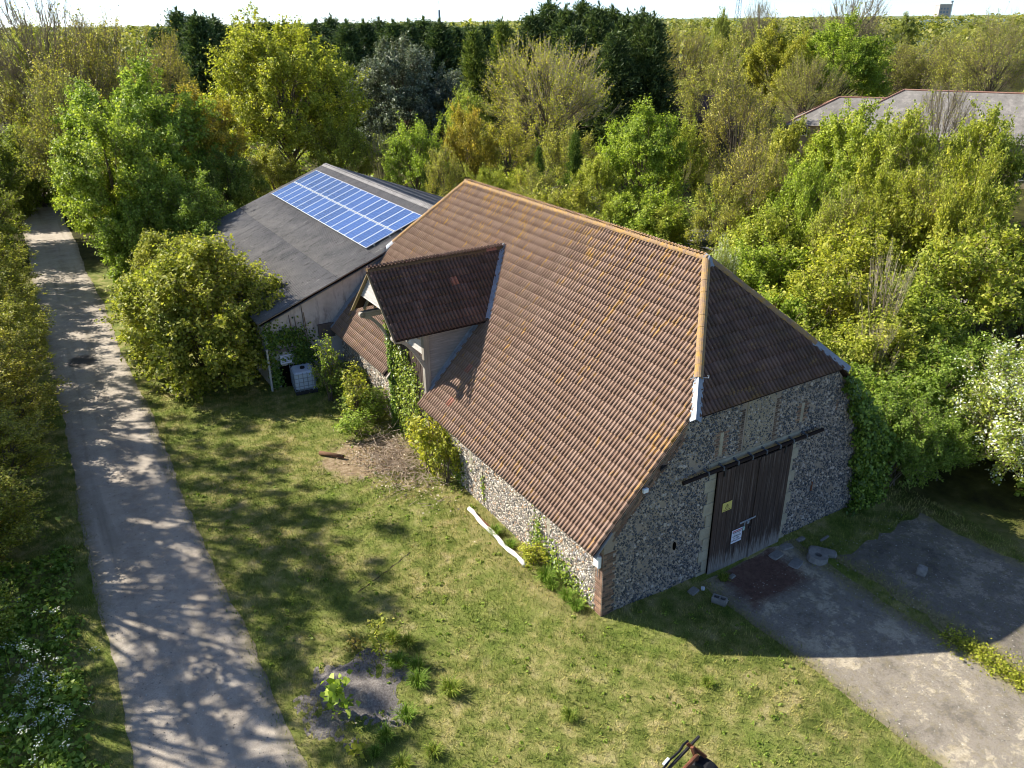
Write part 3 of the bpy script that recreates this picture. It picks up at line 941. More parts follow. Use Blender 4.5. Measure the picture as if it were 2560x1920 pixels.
b = MB(); b.add([(XR-.13, RY0+.02, ZR+.08), (XR, RY0+.02, ZR+.165), (XR+.13, RY0+.02, ZR+.08), (XR-.22, RY0-.24, ZR-.14), (XR, RY0-.13, ZR+.12), (XR+.22, RY0-.24, ZR-.14), (XR, RY0-.30, ZR-.20)],
                [(0, 1, 4, 3), (1, 2, 5, 4), (3, 4, 6), (4, 5, 6)]); b.build('ridge_saddle', M_LEAD, roof)
hook = [(HX+0.55+0.05*i-0.1, HY+0.28-0.02*i, HZ+0.72) for i in range(5)]
b = MB()
c0 = np.array(hp(0.225, 0, HY, RY0))
b.tube([tuple(c0+np.array([-0.2, 0.12, 0.0])), tuple(c0+np.array([-0.15, 0.05, 0.05])), tuple(c0+np.array([0.1, -0.1, 0.05])), tuple(c0+np.array([0.22, -0.16, 0.03])), tuple(c0+np.array([0.25, -0.15, 0.09])), tuple(c0+np.array([0.20, -0.14, 0.11]))], 0.013, 6)
b.build('hip_iron', M_STEEL, roof)
# abutment flashing against the neighbouring barn
b = MB()
for k in range(12):
    x0, x1 = XE+k*0.265, XE+(k+1)*0.265
    b.add([(x0, YB-0.24, zroof(x0)+0.065), (x1, YB-0.24, zroof(x1)+0.065), (x1, YB+0.02, zroof(x1)+0.10), (x0, YB+0.02, zroof(x0)+0.10), (x1, YB+0.02, zroof(x1)+0.24), (x0, YB+0.02, zroof(x0)+0.24)],
          [(0, 1, 2, 3), (3, 2, 4, 5)])
b.build('abutment_flashing', M_LEAD, roof)
# left verge of the roof beyond the porch
b = MB(); b.beam((XE+0.03, 14.13, zroof(XE)-0.07), (1.2, 14.13, zroof(1.2)-0.07), 0.035, 0.2, (0, 1, 0)); b.build('bargeboard', M_TIMBER_X, roof)

# ------------------------------------------------------------------ cart porch
d0 = MB()
xr_end = XR - (ZR-PZ)/SL; xe_end = XR - (ZR-PE)/SL
for s in (-1, 1):
    ye = PY+s*PHW
    d0.add([(PX0+.02, PY, PZ-.05), (xr_end, PY, PZ-.05), (xe_end, ye, PE-.05), (PX0+.02, ye, PE-.05)], [(0, 1, 2, 3)])
porch = d0.build('cart_porch', M_DECK, barn)
porch['label'] = 'tall gabled cart porch with dark tiled roof and silvered boards'
pl_len = math.hypot(PHW, PZ-PE); pc, ps = PHW/pl_len, (PZ-PE)/pl_len
main_plane = ((XR, 0, ZR), (sa, 0, -ca))
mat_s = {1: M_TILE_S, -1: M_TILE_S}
pr_tiles = []
for s in (-1, 1):
    Up, Vp, Np = (1, 0, 0), (0, -s*pc, ps), (0, s*ps, pc)
    o_, _, _ = slope_frames((PX0, PY+s*PHW, PE), Up, Vp, 21, 9)
    cc = o_+np.array([TW/2, 0, 0])+np.array(Vp)*TL/2
    k = (cc[:, 2]+0.35 > zroof(cc[:, 0])) & (cc[:, 2] < PZ+0.05)
    if s == -1:
        red = np.argmin(np.where(k, (cc[:, 0]-1.9)**2+(cc[:, 2]-6.75)**2, 99))
        ins = k & (cc[:, 2] > zroof(cc[:, 0]-0.5)+0.3); ins[red] = False
        R4 = Matrix((Up, Vp, Np)).transposed().to_4x4()
        for i in np.where(ins)[0]:
            o = mobj('roof_tile', tile_me(M_TILE_S), porch); o.matrix_local = Matrix.Translation(o_[i]+np.array(Np)*rng.uniform(-.003, .008)) @ R4
        o = mobj('roof_tile', tile_me(M_TILE_RED), porch); o['label'] = 'replacement terracotta red tile'
        o.matrix_local = Matrix.Translation(o_[red]+np.array(Np)*0.004) @ R4
        k &= ~ins; k[red] = False
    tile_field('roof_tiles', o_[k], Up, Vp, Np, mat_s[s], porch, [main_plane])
RP = ridge_mesh(0.46, 0.12, m_plain('mossy_ridge', '#6d5a42', 0.3, 6, 0.9, 0.1, 0.5), 'ridge_tile')
rr = run_tiles((PX0-0.02, PY, PZ+0.0), (xr_end+0.05, PY, PZ+0.0), RP, porch)
rr[-2].data = ridge_mesh(0.46, 0.122, M_TILE_RED); rr[-2]['label'] = 'replacement terracotta ridge tile'
# valley leads
for s in (-1, 1):
    a = np.array([xr_end, PY, PZ]); b_ = np.array([xe_end, PY+s*PHW, PE])
    off = np.array([0, s*0.20, 0.0])
    q = [a+np.array([-.02, 0, .13]), b_+np.array([-.02, 0, .13]), b_+off*.7+np.array([0, 0, .085]), a+off*.7+np.array([0, 0, .085])]
    q2 = [a+np.array([-.13, 0, .11]), b_+np.array([-.13, 0, .11])]
    v = MB(); v.add(q+q2, [(0, 1, 2, 3), (0, 4, 5, 1)]); v.build('valley_lead', M_LEAD, porch)
v = MB(); v.add([(xr_end-.05, PY-.14, PZ+.1), (xr_end+.12, PY-.1, PZ+.1), (xr_end+.14, PY+.12, PZ+.1), (xr_end-.05, PY+.14, PZ+.1), (xr_end, PY, PZ+.2)], [(0, 1, 4), (1, 2, 4), (2, 3, 4), (3, 0, 4)]); v.build('lead_saddle', M_LEAD, porch)
# timber frame
YP0, YP1 = 10.98, 14.12
for yy in (YP0, YP1):
    MB().box(-0.13, 0.10, yy-0.11, yy+0.11, -0.3, PE+0.05).build('post', M_TIMBER, porch, bevel=0.012)
    pts = [(-1.34, yy, 5.14), (3.0 if yy == YP0 else 3.0, yy, 5.14)]
    bm_ = MB(); bm_.beam((-1.22, yy, 5.30), (1.9, yy, 5.30), 0.2, 0.24)
    bm_.tube([(-1.22, yy-0.1, 5.30), (-1.22, yy+0.1, 5.30)], 0.12, 12)
    bm_.build('wall_plate', M_TIMBER_X, porch)
    # curved brace
    bb = MB(); prev = None
    arc = [(-1.12 + 1.05*(k/8), 5.20 - 1.30*(k/8)**1.7) for k in range(9)]
    for k in range(8):
        (x0, z0), (x1, z1) = arc[k], arc[k+1]
        dx, dz_ = x1-x0, z1-z0
        bb.beam((x0-dx*.08, yy, z0-dz_*.08), (x1+dx*.08, yy, z1+dz_*.08), 0.13-0.001*k, 0.19-0.001*k, (0, 1, 0))
    bb.build('brace', M_TIMBER_X, porch)
# front truss: barge boards and rafters
for s in (-1, 1):
    b = MB(); b.beam((PX0+0.03, PY, PZ-0.10), (PX0+0.03, PY+s*(PHW+0.02), PE-0.10), 0.14, 0.035, (0, s*ps, pc)); b.build('bargeboard', m_wood('tan_barge', '#83745a', '#a8987a', 'y'), porch)
    for xx in (-0.9, -0.45):
        b = MB(); b.beam((xx, PY, PZ-0.13), (xx, PY+s*(PHW-0.05), PE-0.12), 0.08, 0.10, (0, s*ps, pc)); b.build('rafter', M_TIMBER, porch)
# gable boards, lapped
zz = 6.22
while zz < 7.25:
    hw0 = (PZ-0.16-zz)/PSL; hw1 = max(0.02, (PZ-0.16-(zz+0.16))/PSL)
    b = MB()
    b.add([(-1.33, PY-hw0, zz), (-1.33, PY+hw0, zz), (-1.295, PY+hw1, zz+0.165), (-1.295, PY-hw1, zz+0.165), (-1.30, PY-hw0, zz), (-1.30, PY+hw0, zz), (-1.265, PY+hw1, zz+0.165), (-1.265, PY-hw1, zz+0.165)],
          [(0, 1, 2, 3), (4, 7, 6, 5), (0, 4, 5, 1), (1, 5, 6, 2), (2, 6, 7, 3), (3, 7, 4, 0)])
    b.build('gable_board', M_BOARD, porch); zz += 0.15
MB().beam((0.0, YP0, 5.16), (0.0, YP1, 5.16), 0.18, 0.22).build('tie_beam', M_TIMBER, porch)
# boards closing the upper front, lit
zz = 4.35
while zz < 5.1:
    b = MB(); b.add([(-0.05, YP0+.11, zz), (-0.05, YP1-.11, zz), (-0.02, YP1-.11, zz+.165), (-0.02, YP0+.11, zz+.165), (0.02, YP0+.11, zz), (0.02, YP1-.11, zz), (0.02, YP1-.11, zz+.165), (0.02, YP0+.11, zz+.165)],
                     [(0, 1, 2, 3), (4, 7, 6, 5), (0, 4, 5, 1), (1, 5, 6, 2), (2, 6, 7, 3), (3, 7, 4, 0)])
    b.build('front_board', M_BOARD, porch); zz += 0.15
zz = 5.30
while zz < 7.1:
    hw0 = (PZ-0.2-zz)/PSL; hw1 = max(.02, (PZ-0.2-(zz+.165))/PSL)
    hw0, hw1 = min(hw0, 1.5), min(hw1, 1.5)
    b = MB(); b.add([(-0.05, PY-hw0, zz), (-0.05, PY+hw0, zz), (-0.02, PY+hw1, zz+.165), (-0.02, PY-hw1, zz+.165), (0.02, PY-hw0, zz), (0.02, PY+hw0, zz), (0.02, PY+hw1, zz+.165), (0.02, PY-hw1, zz+.165)],
                     [(0, 1, 2, 3), (4, 7, 6, 5), (0, 4, 5, 1), (1, 5, 6, 2), (2, 6, 7, 3), (3, 7, 4, 0)])
    b.build('front_board', M_BOARD, porch); zz += 0.15
# tall boarded doors, mostly under ivy
yy = YP0+0.12
while yy < YP1-0.12:
    w = min(0.19, YP1-0.11-yy)
    MB().box(-0.03-0.01*(int(yy*50) % 2), 0.02, yy+0.004, yy+w-0.004, -0.2, 4.34).build('door_board', M_DOOR, porch); yy += w
# boarded cheeks stepping up the main slope
for yy, s in ((YP0, -1), (YP1, 1)):
    zz = 2.75; 
    while zz < 5.38:
        z1 = min(zz+0.165, 5.44)
        xa = XR-(ZR-zz)/SL + 0.02; xb = XR-(ZR-z1)/SL + 0.02
        o0, o1 = yy+s*0.045, yy+s*0.015
        b = MB(); b.add([(0.08, o0, zz), (max(xa, .1), o0, zz), (max(xb, .1), o1, z1), (0.08, o1, z1), (0.08, yy-s*.01, zz), (max(xa, .1), yy-s*.01, zz), (max(xb, .1), yy-s*.01, z1), (0.08, yy-s*.01, z1)],
                         [(0, 1, 2, 3), (4, 7, 6, 5), (0, 4, 5, 1), (1, 5, 6, 2), (2, 6, 7, 3), (3, 7, 4, 0)])
        b.build('cheek_board', M_BOARD_C, porch); zz += 0.15
    b = MB(); a0 = np.array([0.0, yy+s*.06, zroof(0)+0.13]); a1 = np.array([2.35, yy+s*.06, zroof(2.35)+0.13])
    o2 = np.array([0, s*0.2, -0.02]); n3 = np.array([0, 0, 0.12])
    b.add([a0, a1, a1+o2, a0+o2, a0+n3, a1+n3], [(0, 1, 2, 3), (0, 1, 5, 4)]); b.build('cheek_flashing', M_LEAD, porch)
b = MB(); b.beam((-0.10, YP0-0.05, 2.55), (0.25, YP0-0.30, 2.98), 0.16, 0.02); b.build('flashing_end', M_LEAD, porch)

# fittings on the wall
lamp = empty('flood_light', (1.27, -0.02, 3.95)); tag(lamp, 'small white security light on the flint wall below the roof edge', 'lamp')
b = MB(); b.box(-0.09, 0.09, -0.14, -0.05, -0.07, 0.07); b.build('lamp_body', M_WHITE, lamp, bevel=0.015)
b = MB(); b.box(-0.03, 0.03, -0.05, 0.02, -0.03, 0.03); b.build('bracket', M_STEEL, lamp)
cb = empty('corner_box', (-0.02, 0.19, 1.92)); tag(cb, 'white plastic box under the eave at the brick corner', 'junction box')
b = MB(); b.box(-0.10, 0.012, -0.13, 0.13, -0.20, 0.20); b.build('cover', M_WHITE, cb, bevel=0.02)
b = MB(); b.tube([(-0.03, 0.0, -0.2), (-0.03, 0.0, -0.55)], 0.012, 6); b.build('cable', M_STEEL, cb)
cbk = empty('dark_bracket', (1.90, -0.02, 4.42)); tag(cbk, 'dark iron bracket on flint wall left of the lead cap', 'bracket')
MB().beam((-0.12, -0.08, 0), (0.12, -0.06, 0.05), 0.06, 0.07).build('arm', M_IRON, cbk)
MB().box(-0.03, 0.03, -0.06, 0.02, -0.06, 0.08).build('plate', M_IRON, cbk)
# ------------------------------------------------------------------ grey corrugated barn behind
t = NT('fibre_cement', 0.95, 0.1)
c = t.ramp(t.noise(0.7, 6, 0.7), [(0.3, '#7b7a79'), (0.5, '#918e8b'), (0.7, '#a19d98')])
c = t.mix(0.7, c, t.ramp(t.noise(16, 4, 0.8), [(0.3, (0.6, 0.6, 0.6)), (0.5, (1, 1, 1)), (0.7, (1.25, 1.22, 1.18))]), 'MULTIPLY')
c = t.mix(t.maprange(t.noise(2.2, 5, 0.75), 0.58, 0.7, 0, 0.3), c, '#5c5a57')
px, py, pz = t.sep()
shade_wave = t.math('SINE', t.math('MULTIPLY', t.math('SUBTRACT', py, 20.60), 2*math.pi/0.170))
c = t.mix(t.maprange(shade_wave, -0.2, 0.9, 0.4, 0.0), c, '#4c4a49')  # shading of the corrugations put into the colour as dark stripes
c = t.mix(t.maprange(t.noise(1.0, 6, 0.8, vec=t.pos((1.6, 9, 1.6))), 0.54, 0.64, 0, 0.6), c, '#45433f')
c = t.mix(t.maprange(t.noise(1.0, 5, 0.8, vec=t.pos((1.2, 7, 1.2))), 0.40, 0.30, 0, 0.5), c, '#bdb8b0')
t.color(c); t.bump(t.noise(25, 4, 0.8), 0.5, 0.02)
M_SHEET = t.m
t = NT('grey_render', 0.95, 0.1)
px, py, pz = t.sep()
c = t.ramp(t.noise(0.9, 6, 0.7), [(0.3, '#a29e9a'), (0.5, '#bab6b1'), (0.7, '#c9c5c0')])
c = t.mix(t.maprange(t.noise(1.0, 5, 0.7, vec=t.pos((3, 3, 0.6))), 0.55, 0.68, 0, 0.6), c, '#6b6562')
t.color(c); t.bump(t.noise(20, 4), 0.4, 0.02)
M_RENDER = t.m
GX, GZ, GSL = 6.25, 7.08, math.tan(math.radians(20.54))
GE = -3.80
GY0, GY1 = 20.60, 38.75
def gzr(x): return GZ - GSL*abs(x-GX)
shed = empty('corrugated_barn', (GE, GY0, 0)); shed.location = (0, 0, 0)
tag(shed, 'low grey rendered barn with corrugated roof carrying solar panels', 'barn')
def gable(y, d):
    m = MB()
    m.prism([(-3.55, -0.3), (2*GX+3.55, -0.3), (2*GX+3.55, gzr(-3.55)-0.10), (GX, GZ-0.12), (-3.55, gzr(-3.55)-0.10)], (0, y, 0), (1, 0, 0), (0, 0, 1), (0, 1, 0), d)
    return m.build('wall', M_RENDER, shed)
gw = gable(20.80, 0.25); gw['label'] = 'grey rendered end wall with stains and dead ivy stems'
gable(38.3, 0.25)
MB().box(-3.55, -3.30, 21.06, 38.29, -0.3, gzr(-3.3)-0.12).build('wall', M_RENDER, shed)
MB().box(2*GX+3.30, 2*GX+3.55, 21.06, 38.29, -0.3, gzr(-3.3)-0.12).build('wall', M_RENDER, shed)
# sheets
def sheet_mesh(L, w=1.05, pitch=0.170, amp=0.040):
    n = int(w/pitch*8)
    xs = np.linspace(0, w, n+1); zs = amp*np.cos(xs/pitch*2*np.pi)
    V = np.concatenate([np.stack([xs, np.zeros(n+1), zs+0.016], 1), np.stack([xs, np.full(n+1, L), zs+0.004], 1), np.stack([xs, np.zeros(n+1), zs+0.004], 1)])
    i = np.arange(n)
    F = np.concatenate([np.stack([i, i+1, n+1+i+1, n+1+i], 1), np.stack([2*n+2+i, 2*n+2+i+1, i+1, i], 1)])
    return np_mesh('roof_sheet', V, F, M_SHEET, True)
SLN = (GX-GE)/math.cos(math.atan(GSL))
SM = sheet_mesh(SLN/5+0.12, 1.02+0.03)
deck = MB()
deck.add([(GE+.05, GY0+.05, gzr(GE)-.06), (GX, GY0+.05, GZ-.06), (GX, GY1-.05, GZ-.06), (GE+.05, GY1-.05, gzr(GE)-.06), (2*GX-GE-.05, GY0+.05, gzr(GE)-.06), (2*GX-GE-.05, GY1-.05, gzr(GE)-.06)], [(0, 1, 2, 3), (1, 4, 5, 2)])
sroof = deck.build('roof', M_DECK, shed)
gc, gs = math.cos(math.atan(GSL)), math.sin(math.atan(GSL))
rng = np.random.default_rng(31)
ncol = int(round((GY1-GY0)/1.02))
GY1 = GY0+ncol*1.02
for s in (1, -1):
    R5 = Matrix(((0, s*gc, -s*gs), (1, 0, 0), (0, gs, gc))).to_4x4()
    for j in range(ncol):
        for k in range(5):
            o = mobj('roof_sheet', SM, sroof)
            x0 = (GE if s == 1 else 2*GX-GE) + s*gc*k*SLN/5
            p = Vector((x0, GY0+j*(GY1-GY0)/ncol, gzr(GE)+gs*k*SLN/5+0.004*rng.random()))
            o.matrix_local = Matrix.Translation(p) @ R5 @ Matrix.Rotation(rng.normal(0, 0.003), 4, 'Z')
RC = MB()
RC.add([(GX-.28, GY0, GZ-.05), (GX-.1, GY0, GZ+.05), (GX, GY0, GZ+.09), (GX+.1, GY0, GZ+.05), (GX+.28, GY0, GZ-.05),
        (GX-.28, GY1, GZ-.05), (GX-.1, GY1, GZ+.05), (GX, GY1, GZ+.09), (GX+.1, GY1, GZ+.05), (GX+.28, GY1, GZ-.05)], [(i, i+1, i+6, i+5) for i in range(4)])
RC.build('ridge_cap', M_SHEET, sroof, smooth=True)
for sx in (1, -1):
    b = MB(); x0 = GE if sx == 1 else 2*GX-GE
    b.beam((x0+0.1*sx, GY0+.09, gzr(GE)-.10), (GX, GY0+.09, GZ-.12), 0.03, 0.16, (0, 1, 0)); b.build('bargeboard', m_plain('grey_board', '#7f7a74', 0.15), sroof)
# door recess, lintel, drain pipe
MB().box(-3.10, -2.20, 20.72, 20.82, -0.2, 1.05).build('doorway', M_VOID, shed)
MB().box(-3.22, -2.08, 20.68, 20.80, 1.80, 1.96).build('lintel', m_plain('stained_lintel', '#6a645f', 0.2), shed)
b = MB(); b.tube([(-3.62, 20.62, -0.1), (-3.60, 20.62, 2.1)], 0.055, 8); b.build('drain_pipe', m_plain('pale_pipe', '#b9b6ae', 0.1), shed)
MB().box(-1.05, -0.25, 20.70, 20.82, 2.05, 2.75).build('stained_patch', m_plain('sooty_render', '#5d5551', 0.3, 3), shed)
b = MB(); b.beam((-1.62, 20.77, 4.0), (0.0, 20.77, 4.62), 0.03, 0.2, (0, 1, 0)); b.build('trim_board', m_plain('pale_board', '#a7a19a', 0.12), shed)

# solar panels: two rows of sixteen on rails
t = NT('solar_cells', 0.25, 0.5)
uvn = t.n('ShaderNodeTexCoord')
ox, oy, oz = t.sep(uvn.outputs['Object'])
def grid_line(co, step, w):
    f = t.math('FRACT', t.math('DIVIDE', co, step))
    return t.math('LESS_THAN', t.math('ABSOLUTE', t.math('SUBTRACT', f, 0.5)), w)
ln = t.math('MAXIMUM', grid_line(ox, 0.158, 0.030), grid_line(oy, 0.158, 0.030))
oi = t.n('ShaderNodeObjectInfo')
cellc = t.mix(0.35, t.ramp(oi.outputs['Random'], [(0.0, '#2c3d62'), (0.5, '#304674'), (1.0, '#365084')]), t.ramp(t.voro(14, vec=uvn.outputs['Object'], out='Color'), [(0.2, '#2b4470'), (0.8, '#4a6ca4')]))
c = t.mix(t.math('MULTIPLY', ln, 0.55), cellc, '#8fa3c4')
t.color(c)
M_CELL = t.m
t = NT('panel_frame', 0.4, 0.5); t.color('#dadfe4'); M_PFRAME = t.m
PW, PH, GAP = 0.988, 1.64, 0.018
fm = MB(); e = 0.022
fm.box(-PH/2, PH/2, -PW/2, -PW/2+e, 0, .04); fm.box(-PH/2, PH/2, PW/2-e, PW/2, 0, .04)
fm.box(-PH/2, -PH/2+e, -PW/2+e, PW/2-e, 0, .04); fm.box(PH/2-e, PH/2, -PW/2+e, PW/2-e, 0, .04)
FRM = fm.mesh('frame', M_PFRAME)
cm = MB(); cm.add([(-PH/2+e, -PW/2+e, .034), (PH/2-e, -PW/2+e, .034), (PH/2-e, PW/2-e, .034), (-PH/2+e, PW/2-e, .034)], [(0, 1, 2, 3)])
CELL = cm.mesh('glass', M_CELL)
pcx, pcy, pcz = 3.708, 29.937, 6.30
for row in (0, 1):
    for k in range(16):
        s = (-1 if row == 0 else 1)*(PH/2+0.028)
        yy = pcy + (k-7.5)*(PW+GAP)
        o = empty('solar_panel')
        o.matrix_world = Matrix.Translation((pcx+s*gc, yy, pcz+s*gs)) @ Matrix.Rotation(-math.atan(GSL), 4, 'Y')
        end = k  # nearest the brown roof first
        tag(o, 'blue solar panel in the %s row, %s from the brown tiled roof' % ('lower' if row == 0 else 'upper', ORD[end]), 'solar panel', 'solar panels on the grey barn roof')
        mobj('frame', FRM, o); mobj('glass', CELL, o)
for s in (-1.25, -0.35, 0.35, 1.25):
    o = MB().box(-0.02, 0.02, -8.2, 8.2, -0.075, -0.002).build('panel_rail', M_STEEL)
    o.matrix_world = Matrix.Translation((pcx+s*gc, pcy, pcz+s*gs)) @ Matrix.Rotation(-math.atan(GSL), 4, 'Y')
    tag(o, 'steel mounting rail under the %s solar panel row, %s edge' % ('lower' if s < 0 else 'upper', 'outer' if abs(s) > 1 else 'inner'), 'rail', 'rails under the solar panels')

# ------------------------------------------------------------------ distant hipped building on the right
M_SLATE = asphalt('weathered_slate', '#807b74', '#938d85', '#75706a')
M_STOCK = m_plain('yellow_stock_wall', '#978868', 0.18, 2.5, 0.95)
M_REDRIDGE = m_plain('red_ridge', '#9c7664', 0.15, 4)
def hip_house(name, cx, cy, rz, L, W, ze, zr, label, windows=()):
    o = empty(name, (cx, cy, 0), rz); tag(o, label, 'building')
    MB().box(-L/2, L/2, -W/2, W/2, -0.2, ze).build('wall', M_STOCK, o)
    e = 0.4; r = W/2
    rf = MB(); A = [(-L/2-e, -W/2-e, ze-.05), (L/2+e, -W/2-e, ze-.05), (L/2+e, W/2+e, ze-.05), (-L/2-e, W/2+e, ze-.05), (-L/2+r, 0, zr), (L/2-r, 0, zr)]
    rf.add(A, [(0, 1, 5, 4), (1, 2, 5), (2, 3, 4, 5), (3, 0, 4), (0, 3, 2, 1)])
    rfo = rf.build('roof', M_SLATE, o)
    for a, b in ((4, 5), (0, 4), (3, 4), (1, 5), (2, 5)):
        rg = MB(); rg.tube([tuple(Vector(A[a])+Vector((0, 0, .03))), tuple(Vector(A[b])+Vector((0, 0, .03)))], 0.10, 6); rg.build('ridge', M_REDRIDGE, rfo)
    for (x, z, w, h) in windows:
        wf = MB(); wf.box(x-w/2-.1, x+w/2+.1, -W/2-.08, -W/2+.02, z-h/2-.1, z+h/2+.1); wo = wf.build('window', m_plain('pale_frame', '#c9c5ba', 0.05), o)
        MB().box(x-w/2, x+w/2, -W/2-.10, -W/2-.07, z-h/2, z+h/2).build('pane', m_plain('dark_pane', '#1c2126', 0.1, 2, 0.2, 0.5), wo)
    return o
x0, y0 = at_range(1839, 106); th = math.radians(-58)
hip_house('hipped_building', x0+3.2*math.cos(th), y0+3.2*math.sin(th), th, 16, 9.6, 4.3, 7.0, 'small yellow brick building with hipped slate roof left of the long slate roof', [(-6.6, 3.6, 1.5, 0.9)])
x0, y0 = at_range(1981, 101); th = math.radians(-66)
hip_house('long_building', x0+12.5*math.cos(th), y0+12.5*math.sin(th), th, 38, 13, 4.2, 8.3, 'long pale building with grey slate hipped roof and red ridge', [(-9, 2.0, 1.2, 2.2), (-4.5, 2.0, 1.2, 2.2), (1, 2.0, 1.2, 2.2)])
x0, y0 = at_range(1490, 118)
o = empty('brown_shed', (x0, y0, 0), math.radians(-25)); tag(o, 'dark brown roofed shed half hidden beside the big conifers', 'shed')
MB().box(-6, 6, -4, 4, -.2, 3.2).build('wall', m_plain('shed_wall', '#4a4138', 0.2), o)
rf = MB(); rf.add([(-6.4, -4.4, 3.1), (6.4, -4.4, 3.1), (6.4, 4.4, 3.1), (-6.4, 4.4, 3.1), (-6.4, 0, 6.0), (6.4, 0, 6.0)], [(0, 1, 5, 4), (2, 3, 4, 5), (0, 4, 3), (1, 2, 5), (0, 3, 2, 1)])
rf.build('roof', m_plain('brown_roof', '#5d4d47', 0.25, 2), o)
# far skyline
x0, y0 = at_range(2060, 620)
o = empty('white_shed', (x0, y0, 0), math.radians(-30)); tag(o, 'long white flat roofed shed on the far skyline', 'building')
MB().box(-30, 46, -8, 8, 0, 11.0).build('wall', m_plain('far_white_wall', '#c8cfd4', 0.05, 0.3), o)
MB().box(-31, 47, -9, 9, 11.05, 12.6).build('roof', m_plain('far_white_roof', '#e4e8ea', 0.04, 0.3), o)
x0, y0 = at_range(2030, 1000)
o = empty('tower_block', (x0, y0, 0), math.radians(-30)); tag(o, 'pale tower block far away on the skyline', 'building')
MB().box(-6, 6, -5, 5, 0, 24.5).build('wall', m_plain('tower_wall', '#a9a09c', 0.08, 0.2), o)
for k in range(4):
    for j in range(3): MB().box(-4.6+3.2*j, -3.0+3.2*j, -5.1, -4.98, 10.5+3.2*k, 12.2+3.2*k).build('window', m_plain('far_pane', '#6f7f92', 0.05), o)
MB().box(-6.3, 6.3, -5.3, 5.3, 24.52, 25.4).build('parapet', m_plain('tower_cap', '#c3bbb4', 0.05), o)
x0, y0 = at_range(2047, 1000)
o = empty('chimney', (x0, y0, 0)); tag(o, 'slim white chimney beside the far tower block', 'chimney')
b = MB(); b.tube([(0, 0, 0), (0, 0, 28.0)], [1.6, 1.2], 10); b.build('stack', M_WHITE, o)
b = MB(); b.tube([(0, 0, 26.6), (0, 0, 28.3)], [1.45, 1.45], 10); b.build('rim', M_STEEL, o)
def mast(u, r, ztop, w, label):
    x0, y0 = at_range(u, r)
    o = empty('lattice_mast', (x0, y0, 0)); tag(o, label, 'mast')
    M = m_plain('mast_steel', '#7f8b98', 0.1)
    for k in range(4):
        a = math.pi/4+k*math.pi/2
        b = MB(); b.beam((w*math.cos(a), w*math.sin(a), 0), (w*.25*math.cos(a), w*.25*math.sin(a), ztop), 0.14, 0.14); b.build('leg', M, o)
    br = MB(); n = 14
    for k in range(n):
        z0, z1 = ztop*k/n, ztop*(k+1)/n
        f0, f1 = 1-.75*k/n, 1-.75*(k+1)/n
        for j in range(4):
            a0 = math.pi/4+j*math.pi/2; a1 = a0+math.pi/2
            br.beam((w*f0*math.cos(a0), w*f0*math.sin(a0), z0), (w*f1*math.cos(a1), w*f1*math.sin(a1), z1), 0.07, 0.07)
            br.beam((w*f0*math.cos(a1), w*f0*math.sin(a1), z0), (w*f1*math.cos(a0), w*f1*math.sin(a0), z1), 0.07, 0.07)
    br.build('bracing', M, o)
    MB().tube([(0, 0, ztop), (0, 0, ztop+3)], 0.06, 6).build('aerial', M, o)
mast(950, 330, 19.5, 0.9, 'slim lattice mast above the conifer row')
mast(1592, 420, 31, 2.2, 'broader lattice mast above the trees right of the conifers')
# ------------------------------------------------------------------ foliage generators
def unit(a): return a/np.maximum(np.linalg.norm(a, axis=-1, keepdims=True), 1e-9)
def leaf_quads(C, Nn, size, rng, aspect=0.75, fold=0.18):
    n = len(C)
    Nn = unit(Nn)
    r = rng.normal(size=(n, 3))
    T = unit(r - (r*Nn).sum(1, keepdims=True)*Nn)
    B = np.cross(Nn, T)
    L = (size*rng.uniform(0.5, 1.5, n))[:, None]
    W = L*aspect
    v0 = C - T*L*0.5
    v1 = C + B*W*0.5 + Nn*W*fold - T*L*0.08
    v2 = C + T*L*0.5 - Nn*L*0.08
    v3 = C - B*W*0.5 + Nn*W*fold - T*L*0.08
    V = np.stack([v0, v1, v2, v3], 1).reshape(-1, 3)
    return V, np.arange(4*n).reshape(n, 4)
def seg_tubes(A, B, ra, rb, k=3):
    """many straight tapered sticks"""
    n = len(A)
    d = unit(B-A)
    ref = np.where(np.abs(d[:, 2:3]) > 0.9, np.array([[1.0, 0, 0]]), np.array([[0, 0, 1.0]]))
    s = unit(np.cross(d, ref)); t_ = np.cross(d, s)
    ang = np.arange(k)/k*2*np.pi
    ring = np.cos(ang)[None, :, None]*s[:, None] + np.sin(ang)[None, :, None]*t_[:, None]
    ra = np.broadcast_to(np.asarray(ra, float), (n,)); rb = np.broadcast_to(np.asarray(rb, float), (n,))
    V = np.concatenate([A[:, None]+ring*ra[:, None, None], B[:, None]+ring*rb[:, None, None]], 1).reshape(-1, 3)
    i = np.arange(k); j = (i+1) % k
    loc = np.stack([i, j, k+j, k+i], 1)
    return V, (np.arange(n)[:, None, None]*2*k + loc[None]).reshape(-1, 4)
def cat_mesh(parts):
    V, F, b = [], [], 0
    for v, f in parts:
        V.append(v); F.append(f+b); b += len(v)
    return np.concatenate(V), np.concatenate(F)

